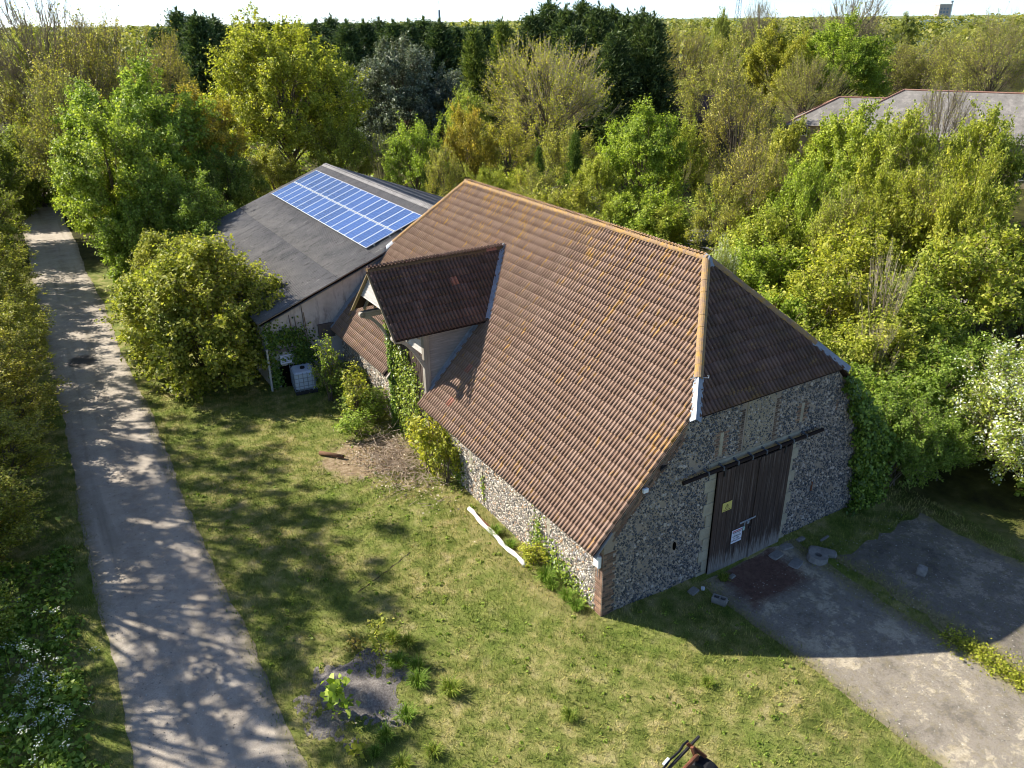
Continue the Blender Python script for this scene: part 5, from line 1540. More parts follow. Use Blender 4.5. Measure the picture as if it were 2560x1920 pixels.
# hedge and thicket on the right of the barn
HEDGE = 'thicket on the right of the barn'
for i, (p, x, y, H, R, tint, lab) in enumerate([
    ('shrub_a', 14.6, 2.3, 3.3, 2.2, (0.8, 1.0, 0.75), 'ivy-green bush at the shaded corner of the barn'),
    ('shrub_b', 14.2, 5.6, 4.2, 2.0, LIM, 'lime bush close against the barn side'),
    ('shrub_a', 15.6, 9.0, 4.6, 2.6, (0.95, 1.15, 0.75), 'green bush below the middle of the hip slope'),
    ('shrub_a', 15.0, 13.5, 4.4, 2.5, LIM, 'lime bush farther back along the barn side'),
    ('shrub_a', 18.5, 4.6, 4.2, 2.9, LIM, 'broad lime bush between the barn and the blossom'),
    ('shrub_b', 19.6, 8.6, 5.2, 2.8, YEL, 'yellow bush in the middle of the thicket'),
    ('shrub_a', 22.5, 5.8, 4.8, 3.0, (1.0, 1.1, 0.75), 'green bush behind the blossom'),
    ('shrub_a', 20.5, 13.5, 5.2, 3.1, (0.95, 1.1, 0.7), 'green bush behind the small white blossom'),
    ('shrub_b', 24.2, 10.6, 6.0, 3.0, YEL, 'tall yellow bush right of the thicket middle'),
    ('shrub_b', 26.5, 6.0, 6.2, 3.2, LIM, 'lime bush by the right edge of the thicket'),
    ('shrub_a', 24.5, 16.5, 5.8, 3.0, LIM, 'lime bush deep in the thicket'),
    ('shrub_a', 18.5, 19.5, 4.2, 2.8, (0.9, 1.0, 0.75), 'green bush behind the front part of the ridge'),
    ('shrub_b', 29.0, 11.5, 6.5, 3.0, YEL, 'tall yellow-green bush at the right back of the thicket'),
    ('shrub_b', 30.0, 4.0, 6.5, 3.2, LIM, 'lime bush at the right picture edge'),
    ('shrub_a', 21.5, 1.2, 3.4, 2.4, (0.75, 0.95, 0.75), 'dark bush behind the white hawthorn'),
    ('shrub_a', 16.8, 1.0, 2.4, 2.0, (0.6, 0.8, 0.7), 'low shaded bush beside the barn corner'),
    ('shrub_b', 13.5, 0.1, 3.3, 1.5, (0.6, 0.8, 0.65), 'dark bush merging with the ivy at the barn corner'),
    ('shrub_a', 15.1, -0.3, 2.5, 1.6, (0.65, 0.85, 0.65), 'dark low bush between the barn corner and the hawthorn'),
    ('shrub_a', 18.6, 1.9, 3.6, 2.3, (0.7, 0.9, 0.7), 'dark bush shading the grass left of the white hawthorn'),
    ('shrub_a', 27.5, 17.5, 6.6, 3.2, (1.0, 1.1, 0.7), 'green bush beside the pale track'),
    ('shrub_a', 36.5, 12.5, 7.0, 3.4, LIM, 'lime bush on the far side of the pale track'),
    ('shrub_a', 38.5, 20.5, 7.0, 3.4, OLV, 'olive bush on the far side of the pale track'),
    ('shrub_a', 40.5, 6.5, 7.2, 3.6, YEL, 'yellow bush at the right edge behind the thicket'),
    ('shrub_b', 14.6, 17.8, 4.0, 2.3, OLV, 'olive bush half hidden behind the ridge'),
    ('shrub_b', 16.5, 24.0, 5.0, 2.6, LIM, 'lime bush behind the ridge middle'),
    ('shrub_b', 19.5, 30.0, 5.5, 2.8, OLV, 'olive bush behind the far half of the ridge'),
    ('shrub_b', 21.0, 38.0, 5.0, 2.6, LIM, 'lime bush behind the far end of the ridge'),
    ('shrub_a', 24.0, 26.0, 5.5, 3.0, (0.95, 1.1, 0.7), 'green bush in the gap behind the ridge')]):
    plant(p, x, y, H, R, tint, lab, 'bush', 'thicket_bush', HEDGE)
for (x, y, H, R, lab) in [(18.6, -2.4, 5.0, 2.9, 'white blossoming hawthorn at the right edge'), (21.2, -4.4, 4.2, 2.4, 'second white hawthorn cut by the right edge'), (17.4, 13.0, 5.6, 0.8, 'small spray of white blossom in the thicket by the hip')]:
    plant('hawthorn', x, y, H, R, (0.95, 1.05, 0.85), lab, 'hawthorn', 'hawthorn_bush', 'flowering hawthorns')
plant('whips', 19.6, 5.6, 6.4, 1.3, YEL, 'cluster of pale bare stems rising from the thicket', 'shrub', 'whip_shrub', rz=0.4)
plant('whips', 17.4, 4.0, 4.2, 1.2, YEL, 'few bare stems close to the barn corner', 'shrub', 'whip_shrub', rz=3.0)

# undergrowth and far wood, too many to count
rng = np.random.default_rng(77)
def clumps(n, xr, yr, per, h, leaf, keepf=None, seed=1):
    rng = np.random.default_rng(seed)
    cx = rng.uniform(*xr, n); cy_ = rng.uniform(*yr, n)
    if keepf is not None:
        k = keepf(cx, cy_); cx, cy_ = cx[k], cy_[k]
    n = len(cx)
    r = rng.uniform(0.4, 1.1, n)*h
    d = unit(rng.normal(size=(n, per, 3))); d[:, :, 2] = np.abs(d[:, :, 2])
    P_ = np.stack([cx, cy_, gz(cx, cy_)], 1)[:, None] + d*np.stack([r*1.1, r*1.1, r], 1)[:, None]*rng.uniform(0.5, 1.0, (n, per, 1))
    return leaf_quads(P_.reshape(-1, 3), d.reshape(-1, 3)+np.array([0, 0, .6])+rng.normal(0, .5, (n*per, 3)), leaf, rng)
V_, F_ = clumps(1500, (13.2, 48), (-4, 60), 22, 0.9, 0.26, lambda x, y: ~((x < 17.5) & (y > 19)) & ~((x > 30.5) & (x < 36)) & ~((y < 0.5) & (x < 16.5)), 78)
tag(mobj('undergrowth', np_mesh('undergrowth', V_, F_, M_LEAF)), 'leafy undergrowth beneath the right-hand wood', kind='stuff').color = (0.8, 0.95, 0.75, 1)
V_, F_ = clumps(900, (-8, 60), (55, 130), 16, 1.6, 0.5, None, 79)
tag(mobj('undergrowth', np_mesh('undergrowth', V_, F_, M_LEAF)), 'leafy undergrowth in the wood behind the barns', kind='stuff').color = (0.75, 0.85, 0.7, 1)
V_, F_ = clumps(420, (-19, -13.5), (4, 70), 26, 0.8, 0.17, None, 80)
tag(mobj('undergrowth', np_mesh('undergrowth', V_, F_, M_LEAF)), 'nettles and undergrowth along the left edge of the lane', kind='stuff').color = (0.75, 0.95, 0.75, 1)
# far wood
rr_ = np.sqrt(rng.uniform(165**2, 800**2, 1300)); uu = rng.uniform(-150, 2400, 1300)
pos = np.array([at_range(u, r) for u, r in zip(uu, rr_)])
hh = np.where(rr_ > 230, rng.uniform(12.0, 15.9, len(pos)), rng.uniform(8.0, 13.6, len(pos))); ww = rng.uniform(4, 8, len(pos))
per = 85
d = unit(rng.normal(size=(len(pos), per, 3))); d[:, :, 2] = np.abs(d[:, :, 2])*1.0
P_ = np.concatenate([pos, np.zeros((len(pos), 1))], 1)[:, None] + np.stack([d[:, :, 0]*ww[:, None], d[:, :, 1]*ww[:, None], hh[:, None]*(0.25+0.75*d[:, :, 2])], 2)
V_, F_ = leaf_quads(P_.reshape(-1, 3), d.reshape(-1, 3)+rng.normal(0, .4, (len(pos)*per, 3)), 1.3, rng)
tag(mobj('far_wood', np_mesh('far_wood', V_, F_, M_LEAF)), 'far woodland reading as one green mass to the horizon', kind='stuff').color = (0.75, 0.72, 0.85, 1)
# ------------------------------------------------------------------ ivy
def ivy(name, label, O, U, V, N, n, mask, leaf, tint, seed, depth=0.12, stems=()):
    rng = np.random.default_rng(seed)
    O, U, V, N = map(lambda a: np.asarray(a, float), (O, U, V, N))
    uv = mask(rng, n)
    m = len(uv)
    C = O + uv[:, 0:1]*U + uv[:, 1:2]*V + (0.02+depth*rng.random(m)**1.5)[:, None]*N
    o = empty(name, tuple(O)); tag(o, label, 'ivy')
    Vv, Ff = leaf_quads(C-O, N*0.9+np.array([0, 0, 0.55])+rng.normal(0, 0.45, (m, 3)), leaf, rng, 0.9)
    c = mobj('leaves', np_mesh('leaves', Vv, Ff, M_IVY), o); c.color = (*tint, 1)
    A, B = [], []
    for s in stems:
        pts = [np.array(p, float) for p in s]
        for a, b in zip(pts[:-1], pts[1:]):
            A.append((a[0]*U+a[1]*V+0.02*N)); B.append((b[0]*U+b[1]*V+0.02*N))
    if A:
        mobj('stems', np_mesh('stems', *seg_tubes(np.array(A), np.array(B), 0.022, 0.014, 4), M_BARK), o)
    return o
def m_porch(rng, n):
    y = rng.uniform(10.95, 14.4, n); z = rng.uniform(-0.1, 4.4, n)
    lim = 4.35 - 1.5*np.clip((13.1-y)/2.0, 0, 1)*np.abs(np.sin(y*5))**0.7 - 0.5*np.abs(np.sin(y*9))
    k = (z < lim) & (rng.random(n) < 0.95)
    k &= ~((np.abs(y-11.45) < 0.22) & (z > 0.9) & (rng.random(n) < 0.9))
    return np.stack([y[k], z[k]], 1)
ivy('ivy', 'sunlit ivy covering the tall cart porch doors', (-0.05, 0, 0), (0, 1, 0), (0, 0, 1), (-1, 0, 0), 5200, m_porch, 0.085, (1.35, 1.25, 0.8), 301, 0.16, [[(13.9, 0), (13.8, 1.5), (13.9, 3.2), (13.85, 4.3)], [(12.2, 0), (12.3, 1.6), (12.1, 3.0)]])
def m_post(rng, n):
    return np.stack([14.12+rng.normal(0, 0.13, n), rng.uniform(-.1, 4.9, n)], 1)
ivy('ivy', 'ivy wrapping the left post of the cart porch', (-0.14, 0, 0), (0, 1, 0), (0, 0, 1), (-1, 0, 0), 1300, m_post, 0.085, (1.0, 1.1, 0.8), 302, 0.14)
def m_right(rng, n):
    x = rng.uniform(9.4, 12.6, n); z = rng.uniform(-0.3, 5.4, n)
    top = zroof(x)+0.12
    edge = np.interp(z, [-0.3, 0.2, 2.4, 3.7, 4.6, 5.4], [10.75, 10.95, 10.6, 10.2, 9.7, 9.15]) + 0.12*np.sin(z*6)
    k = (z < top) & (x > edge+rng.normal(0, 0.07, n))
    return np.stack([x[k], z[k]], 1)
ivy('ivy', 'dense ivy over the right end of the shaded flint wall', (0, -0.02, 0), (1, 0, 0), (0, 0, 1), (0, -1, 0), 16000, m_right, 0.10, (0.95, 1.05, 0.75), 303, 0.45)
def m_slope(rng, n):
    s = rng.uniform(0, 4.6, n); y = rng.uniform(-0.2, 6.0, n)
    k = rng.random(n) < np.clip(1.2-(y-0.3*np.sin(s*3))/3.0-0.12*s, 0, 1)
    return np.stack([y[k], s[k]], 1)
ivy('ivy', 'ivy creeping over the right-hand roof edge of the barn', (WX-XE, 0, ZE), (0, 1, 0), (-ca, 0, sa), (sa, 0, ca), 7000, m_slope, 0.10, (1.15, 1.15, 0.8), 304, 0.3)
def m_wall(rng, n):
    cs = [(3.35, 0.55, 0.22, 0.9), (2.3, 0.5, 0.5, 0.7), (1.6, 0.2, 0.6, 0.6), (9.9, 1.0, 0.8, 1.0), (6.8, 0.9, 0.08, 0.6), (8.7, 0.6, 0.25, 0.6), (3.2, 1.3, 0.12, 0.45)]
    out = []
    for (cy0, cz0, sy, sz) in cs:
        m_ = int(n*sy*sz*0.9); out.append(np.stack([rng.normal(cy0, sy, m_), np.abs(rng.normal(cz0, sz*0.55, m_))-0.1], 1))
    p = np.concatenate(out); return p[(p[:, 1] < 2.25) & (p[:, 0] > 0.3) & (p[:, 0] < 10.8)]
ivy('ivy', 'thin ivy trails on the sunlit low flint wall', (0, 0, 0), (0, 1, 0), (0, 0, 1), (-1, 0, 0), 1500, m_wall, 0.075, (1.3, 1.25, 0.9), 305, 0.10, [[(3.3, 0), (3.35, 0.8), (3.2, 1.7)], [(2.2, 0), (2.3, 1.1)], [(6.8, .1), (6.85, 1.4)]])
def m_shed(rng, n):
    cs = [(-3.35, 2.2, 0.25, 1.2), (-2.7, 2.5, 0.5, 0.35), (-2.2, 2.2, 0.35, 0.7), (-1.7, 1.2, 0.3, 0.7), (-3.3, 0.6, 0.15, 0.8), (-2.0, 1.5, 0.25, 0.6)]
    out = [np.stack([rng.normal(a, c_, int(n/6)), rng.normal(b, d_*0.6, int(n/6))], 1) for a, b, c_, d_ in cs]
    p = np.concatenate(out); return p[(p[:, 1] > -0.1) & (p[:, 1] < 3.4) & (p[:, 0] > -3.7)]
ivy('ivy', 'ivy and dead stems on the grey barn end wall', (0, 20.78, 0), (1, 0, 0), (0, 0, 1), (0, -1, 0), 2600, m_shed, 0.10, (0.7, 0.85, 0.7), 306, 0.2, [[(-1.55, 0), (-1.75, 1.2), (-2.05, 2.3), (-2.1, 3.4)], [(-1.4, .2), (-1.65, 1.6), (-1.7, 3.0), (-1.72, 3.9)], [(-1.75, 1.2), (-1.6, 2.4), (-1.65, 3.5)], [(-1.9, 1.9), (-2.3, 2.7), (-2.35, 3.5)]])

# ------------------------------------------------------------------ shrubs by the porch
plant('sapling', -1.35, 15.6, 2.7, 0.5, (1.15, 1.1, 0.85), 'slender sapling before the tiles left of the cart porch', 'sapling', 'sapling')
plant('sapling', -1.7, 18.0, 3.2, 0.5, (0.8, 0.95, 0.8), 'tall thin sapling by the grey barn corner', 'sapling', 'sapling', rz=1.0)
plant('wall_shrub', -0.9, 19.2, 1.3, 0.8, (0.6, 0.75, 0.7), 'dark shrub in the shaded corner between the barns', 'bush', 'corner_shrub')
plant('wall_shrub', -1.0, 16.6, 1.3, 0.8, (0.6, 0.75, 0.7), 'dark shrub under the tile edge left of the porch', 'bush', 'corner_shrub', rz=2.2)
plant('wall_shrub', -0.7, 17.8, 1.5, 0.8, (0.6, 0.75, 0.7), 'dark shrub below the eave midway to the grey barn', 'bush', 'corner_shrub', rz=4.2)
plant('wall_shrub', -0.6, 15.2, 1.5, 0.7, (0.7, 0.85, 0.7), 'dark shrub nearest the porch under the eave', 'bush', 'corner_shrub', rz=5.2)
plant('wall_shrub', -1.9, 14.3, 1.1, 0.7, (0.9, 1.1, 0.8), 'low leafy shrub at the foot of the porch', 'bush', 'porch_shrub')
plant('wall_shrub', -0.6, 10.0, 2.6, 0.75, (1.3, 1.2, 0.8), 'sunlit sycamore shrub against the flint wall by the porch', 'bush', 'porch_shrub', rz=0.5)
plant('wall_shrub', -0.35, 9.0, 2.0, 0.6, (1.15, 1.1, 0.75), 'ivy-like shrub on the low flint wall beside the sycamore shrub', 'bush', 'porch_shrub', rz=1.5)
plant('wall_shrub', -0.35, 3.1, 0.75, 0.45, (1.25, 1.2, 0.8), 'small yellow-green bush at the end of the white pole', 'bush', 'wall_bush')
# dead brushwood, one thing
rng = np.random.default_rng(55)
n = 900
A = np.stack([rng.normal(-1.35, 0.6, n), rng.normal(11.4, 1.3, n), np.abs(rng.normal(0.08, 0.14, n))], 1)
dv = rng.normal(size=(n, 3)); dv[:, 2] *= 0.35
B = A + unit(dv)*rng.uniform(0.15, 0.7, n)[:, None]; B[:, 2] = np.maximum(B[:, 2], 0.02)
o = mobj('brushwood', np_mesh('brushwood', *seg_tubes(A, B, 0.011, 0.006, 3), bark('dry_stems', '#8d7a66', '#c9b7a2')))
tag(o, 'heap of dry cut stems at the foot of the cart porch', 'brushwood', kind='stuff')
V_, F_ = leaf_quads(np.stack([rng.normal(-1.5, 0.7, 1500), rng.normal(11.2, 1.5, 1500), np.abs(rng.normal(0.08, 0.08, 1500))], 1), rng.normal(0, .6, (1500, 3))+np.array([0, 0, 1]), 0.07, rng)
tag(mobj('dead_leaves', np_mesh('dead_leaves', V_, F_, m_leaf('dead_leaf', '#7a5a44', '#b09a80', '#d6c8b8', 0.1))), 'dry leaves scattered round the brushwood', kind='stuff')

# ------------------------------------------------------------------ grass
def blades(n, xr, yr, h0, h1, w, keepf, seed, lean=0.5):
    rng = np.random.default_rng(seed)
    x = rng.uniform(*xr, n); y = rng.uniform(*yr, n)
    k = keepf(x, y, rng); x, y = x[k], y[k]; n = len(x)
    P_ = np.stack([x, y, gz(x, y)-0.005], 1)
    a = rng.uniform(0, 6.28, n); h = rng.uniform(h0, h1, n)
    d = np.stack([np.cos(a), np.sin(a), np.zeros(n)], 1)
    s = np.stack([-np.sin(a), np.cos(a), np.zeros(n)], 1)
    ln = rng.uniform(0.1, 1.0, n)*lean
    tip = P_ + d*(h*ln)[:, None] + np.array([0, 0, 1.0])*(h*np.sqrt(np.maximum(0.15, 1-ln**2)))[:, None]
    V = np.stack([P_-s*w, P_+s*w, tip], 1).reshape(-1, 3)
    return V, np.arange(3*n).reshape(n, 3)
t = NT('lawn_blade', 0.8, 0.15)
c = lawn_colour(t)
c = t.mix(1.0, c, t.ramp(t.island(), [(0.0, (0.6, 0.7, 0.55)), (0.5, (1.05, 1.1, 0.95)), (1.0, (1.7, 1.5, 1.35))]), 'MULTIPLY')
t.color(c)
tr = t.n('ShaderNodeBsdfTranslucent'); t.l(c, tr.inputs[0])
mx = t.n('ShaderNodeMixShader'); mx.inputs[0].default_value = 0.25
t.l(t.b.outputs[0], mx.inputs[1]); t.l(tr.outputs[0], mx.inputs[2]); t.l(mx.outputs[0], t.out.inputs[0])
M_LAWNB = t.m
def lawn_keep(x, y, rng):
    k = (x > -8.95-np.abs(rng.normal(0, 0.22, len(x)))+0.06) | (x < -12.3)
    k &= ~((x > -0.05) & (y > -0.05))
    k &= ~((x > 3.7+np.abs(rng.normal(0, .25, len(x)))) & (x < 7.75-np.abs(rng.normal(0, .25, len(x)))) & (y < 0)) & ~((x > 8.4+rng.normal(0, .5, len(x))) & (y < -1.6) & (x < 13))
    k &= ~((((x+2.2)/1.8)**2+((y-12.4)/1.5)**2 < 1) & (rng.random(len(x)) < 0.85))
    k &= ~((((x+7.1)/1.1)**2+((y-1.1)/1.15)**2+0.35*np.sin(x*4.1+y*2)+0.3*np.sin(y*5.3-x) < 0.8) & (rng.random(len(x)) < 0.9))
    dens = 0.55+0.45*np.sin(x*1.9+0.7*np.sin(y*1.3))*np.sin(y*1.6+x*0.4)
    return k & (rng.random(len(x)) < 0.35+0.65*dens)
V_, F_ = blades(440000, (-15.5, 14), (-9.5, 24), 0.04, 0.16, 0.011, lawn_keep, 401, 0.8)
tag(mobj('lawn_grass', np_mesh('lawn_grass', V_, F_, M_LAWNB)), 'short patchy grass of the lawn', kind='stuff')
V_, F_ = clumps(900, (-8.9, 6), (-9, 14), 12, 0.09, 0.06, lambda x, y: ~((x > -0.2) & (y > -0.3)) & ~((x > 3.5) & (x < 7.9)) & (np.sin(x*1.3+0.5)*np.sin(y*0.9+x*0.3) > -0.3), 63)
o = mobj('lawn_weeds', np_mesh('lawn_weeds', V_, F_, M_LEAF)); o.color = (0.75, 0.95, 0.7, 1); tag(o, 'clover and low broadleaf weeds in the lawn', kind='stuff')
# longer tufts: each a clump one could point at
def tuft_mesh(seed, n, r, h):
    rng = np.random.default_rng(seed)
    a = rng.uniform(0, 6.28, n); rr = r*np.sqrt(rng.random(n))*0.5
    P_ = np.stack([rr*np.cos(a), rr*np.sin(a), np.zeros(n)], 1)
    d = np.stack([np.cos(a+rng.normal(0, .5, n)), np.sin(a+rng.normal(0, .5, n)), np.zeros(n)], 1)
    s = np.stack([-d[:, 1], d[:, 0], d[:, 2]], 1)*0.008
    hh = h*rng.uniform(0.5, 1.1, n); out = r*rng.uniform(0.1, 1.0, n)
    m1 = P_+d*(out*0.4)[:, None]+np.array([0, 0, 1])*(hh*0.75)[:, None]; tp = P_+d*out[:, None]+np.array([0, 0, 1])*(hh*rng.uniform(.6, 1, n))[:, None]
    V = np.stack([P_-s, P_+s, m1+s*.7, m1-s*.7, m1-s*.7, m1+s*.7, tp, tp], 1)
    V[:, 7] = tp+s*0.1
    V = V.reshape(-1, 3); i = np.arange(n)*8
    return np_mesh('grass_tuft', V, np.concatenate([np.stack([i, i+1, i+2, i+3], 1), np.stack([i+4, i+5, i+6, i+7], 1)]), M_GRASSB)
TM = [tuft_mesh(501, 260, 0.34, 0.34), tuft_mesh(502, 200, 0.28, 0.28)]
TUFTS = [(-0.5, 5.2, 0.9, 'bright grass tuft against the low flint wall beside the white pole'), (-0.45, 4.3, 1.0, 'long grass tuft against the flint wall near the pole end'), (-0.45, 2.2, 1.15, 'bright grass tuft at the low flint wall below the ivy trails'),
         (-0.5, 1.8, 1.0, 'second bright tuft along the low flint wall'), (-0.4, 1.15, 0.9, 'round tuft near the brick corner'), (-0.4, 0.65, 1.1, 'last tuft before the brick corner'),
         (-5.8, 1.4, 1.0, 'tuft at the right edge of the dark soil'), (-5.4, 1.0, 1.1, 'bright tuft right of the dark soil heap'), (-5.6, 0.5, 1.0, 'tuft below the soil heap on the right'), (-6.3, -0.3, 1.2, 'tall spiky tuft in front of the soil heap'),
         (-7.0, -0.6, 0.9, 'tuft in front of the soil heap, middle'), (-7.4, -0.9, 0.8, 'tuft in front of the soil heap, left'), (-7.0, -1.6, 0.9, 'small tuft low in the picture beside the lane'), (-6.2, -1.6, 1.0, 'round tuft at the bottom edge left of centre'),
         (-5.0, -0.2, 1.1, 'tuft in the lawn right of the spiky one'), (-5.5, 2.4, 1.0, 'dark tuft behind the soil heap'), (-5.2, 2.0, 0.9, 'dark tuft beside the upright vine sapling'), (-7.7, -1.5, 0.8, 'small tuft at the lane edge near the bottom'), (-8.0, -2.1, 0.9, 'tuft at the bottom left edge of the lawn'), (4.4, -0.5, 0.9, 'grass tuft at the left foot of the sliding door'), (-2.9, -2.5, 0.7, 'low tuft in the middle of the front lawn'), (0.8, -3.5, 0.8, 'low tuft in the lawn left of the drive'), (-11.9, 0.2, 1.3, 'yellow grass clump at the lane edge bottom left')]
for i, (x, y, s, lab) in enumerate(TUFTS):
    o = mobj('grass_tuft', TM[i % 2], None, (x, y, float(gz(x, y)))); o.scale = (s, s, s*1.0); o.rotation_euler = (0, 0, i*1.3)
    o.color = (0.68, 0.9, 0.55, 1) if i < 12 else (0.85, 0.92, 0.65, 1)
    tag(o, lab, 'grass tuft', 'tufts of longer grass')
# weeds beside the drive, cow parsley under the hedge
rng = np.random.default_rng(61)
pts = np.concatenate([np.stack([rng.normal(8.0, 0.22, 240), rng.uniform(-9.5, -5.6, 240)], 1)])
C = np.repeat(np.concatenate([pts, gz(pts[:, 0], pts[:, 1])[:, None]], 1), 14, 0)
C = C + np.abs(rng.normal(0, 1, C.shape))*np.array([0, 0, 0.13]) + rng.normal(0, 0.10, C.shape)*np.array([1, 1, 0])
V_, F_ = leaf_quads(C, rng.normal(0, .5, C.shape)+np.array([0, 0, 1]), 0.06, rng)
o = mobj('drive_weeds', np_mesh('drive_weeds', V_, F_, M_LEAF)); o.color = (1.2, 1.15, 0.7, 1); tag(o, 'yellow-green weeds in the strip along the drive', kind='stuff')
pts = np.stack([rng.normal(-14.2, 0.5, 70), rng.normal(4.6, 2.0, 70)], 1)
base = np.concatenate([pts, gz(pts[:, 0], pts[:, 1])[:, None]], 1)
hh = rng.uniform(0.4, 0.95, 70)
tips = base + np.stack([rng.normal(0, .08, 70), rng.normal(0, .08, 70), hh], 1)
st_ = np_mesh('parsley_stems', *seg_tubes(base, tips, 0.008, 0.005, 3), M_LEAF)
o = mobj('parsley_stems', st_); o.color = (0.8, 1, .7, 1); tag(o, 'cow parsley stems under the hedge', kind='stuff')
C = np.repeat(tips, 16, 0)+rng.normal(0, 1, (70*16, 3))*np.array([.07, .07, .015])
V_, F_ = leaf_quads(C, rng.normal(0, .2, C.shape)+np.array([0, 0, 1]), 0.035, rng, 1.0)
tag(mobj('parsley_flowers', np_mesh('parsley_flowers', V_, F_, M_BLOSSOM)), 'white cow parsley flowers under the hedge', kind='stuff')
V_, F_ = clumps(260, (-16, -13.0), (-2, 12), 40, 0.42, 0.12, None, 62)
o = mobj('nettles', np_mesh('nettles', V_, F_, M_LEAF)); o.color = (0.7, 0.95, 0.75, 1); tag(o, 'nettles and low leaves at the lower left edge', kind='stuff')
# stones on the lane and the drive
def stones(n, xr, yr, s0, s1, seed, dz=0.012):
    rng = np.random.default_rng(seed)
    x = rng.uniform(*xr, n); y = rng.uniform(*yr, n)
    s = rng.uniform(s0, s1, n)
    oc = np.array([[1, 0, 0], [0, 1, 0], [-1, 0, 0], [0, -1, 0], [0, 0, .7], [0, 0, -.5]])
    V = np.stack([x, y, gz(x, y)+dz], 1)[:, None] + oc[None]*s[:, None, None]*rng.uniform(.6, 1.3, (n, 6, 1))
    f = np.array([[0, 1, 4], [1, 2, 4], [2, 3, 4], [3, 0, 4], [1, 0, 5], [2, 1, 5], [3, 2, 5], [0, 3, 5]])
    return V.reshape(-1, 3), (np.arange(n)[:, None, None]*6+f[None]).reshape(-1, 3)
t = NT('loose_stone', 0.9, 0.2); t.color(t.ramp(t.island(), [(0, '#5e5a55'), (0.6, '#97907f'), (1, '#d2ccc0')])); M_STONE = t.m
tag(mobj('lane_stones', np_mesh('lane_stones', *stones(5000, (-12.3, -9), (-6, 40), 0.008, 0.026, 71), M_STONE)), 'loose stones on the gravel lane', kind='stuff')
tag(mobj('drive_stones', np_mesh('drive_stones', *stones(3500, (3.8, 12.5), (-12, -1.0), 0.008, 0.024, 72), M_STONE)), 'loose chippings on the worn drive', kind='stuff')

# ------------------------------------------------------------------ things lying about
def lump(name, prof, mat, label, cat, loc, rz=0.0, seed=1, sub=2, jit=0.03):
    """rounded irregular stone from a box of given half sizes"""
    bm = bmesh.new(); bmesh.ops.create_cube(bm, size=2)
    bmesh.ops.subdivide_edges(bm, edges=bm.edges[:], cuts=3, use_grid_fill=True)
    rs = random.Random(seed)
    for v in bm.verts:
        c = v.co.copy(); k = c.normalized()*1.25
        v.co = c.lerp(k, 0.35)
        v.co.x *= prof[0]; v.co.y *= prof[1]; v.co.z *= prof[2]
        v.co += Vector((rs.gauss(0, jit), rs.gauss(0, jit), rs.gauss(0, jit)))*min(prof)*2
    me = bpy.data.meshes.new(name); bm.to_mesh(me); bm.free(); me.materials.append(mat)
    o = mobj(name, me, None, loc); o.rotation_euler = (0, 0, rz)
    return tag(o, label, cat)
G = lambda x, y: float(gz(x, y))
M_CONC = m_plain('pale_concrete', '#8c8880', 0.2, 7, 0.95, 0.1, 0.4)
# hollow block
bk = MB(); L, W, Hh = 0.44, 0.215, 0.21
for (x0, x1, y0, y1) in ((-L/2, L/2, -W/2, -W/2+.04), (-L/2, L/2, W/2-.04, W/2), (-L/2, -L/2+.045, -W/2+.04, W/2-.04), (-.022, .022, -W/2+.04, W/2-.04), (L/2-.045, L/2, -W/2+.04, W/2-.04)):
    bk.box(x0, x1, y0, y1, 0, Hh)
bk.box(-L/2+.045, L/2-.045, -W/2+.04, W/2-.04, 0.0, 0.03)
blk = bk.build('hollow_block', M_CONC); blk.location = (3.55, -1.2, G(3.55, -1.2)); blk.rotation_euler = (0, 0, math.radians(-62)); tag(blk, 'hollow concrete block with two holes lying left of the door', 'concrete block')
# broken concrete ring
rg = MB(); n = 14; pts_o, pts_i = [], []
rs = random.Random(4)
for k in range(n):
    a = 2*math.pi*k/n; ro = 0.36*(1+rs.uniform(-.08, .08)); ri = 0.12
    pts_o.append((ro*math.cos(a), ro*math.sin(a))); pts_i.append((ri*math.cos(a), ri*math.sin(a)))
vs_ = [(x, y, 0) for x, y in pts_o]+[(x*.93, y*.93, .2+rs.uniform(-.02, .02)) for x, y in pts_o]+[(x, y, .19) for x, y in pts_i]+[(x, y, 0.04) for x, y in pts_i]
fs_ = []
for k in range(n):
    j = (k+1) % n
    fs_ += [(k, j, n+j, n+k), (n+k, n+j, 2*n+j, 2*n+k), (2*n+k, 2*n+j, 3*n+j, 3*n+k)]
fs_.append(tuple(3*n+k for k in range(n)))
rg.add(vs_, fs_)
o = rg.build('concrete_ring', M_CONC); o.location = (7.75, -1.35, G(7.75, -1.35)); o.rotation_euler = (0.12, 0.1, 0.4); tag(o, 'broken round concrete base with a hollow beside the drive', 'concrete base')
lump('kerb_fragment', (0.42, 0.16, 0.09), M_CONC, 'curved concrete fragment leaning behind the round base', 'concrete', (8.15, -1.25, G(8.1, -1.2)+.05), -0.9, 6)
lump('stone_cube', (0.15, 0.14, 0.15), M_CONC, 'pale squarish stone standing alone in the yard', 'stone', (9.9, -3.6, G(9.9, -3.6)+.1), 0.4, 7)
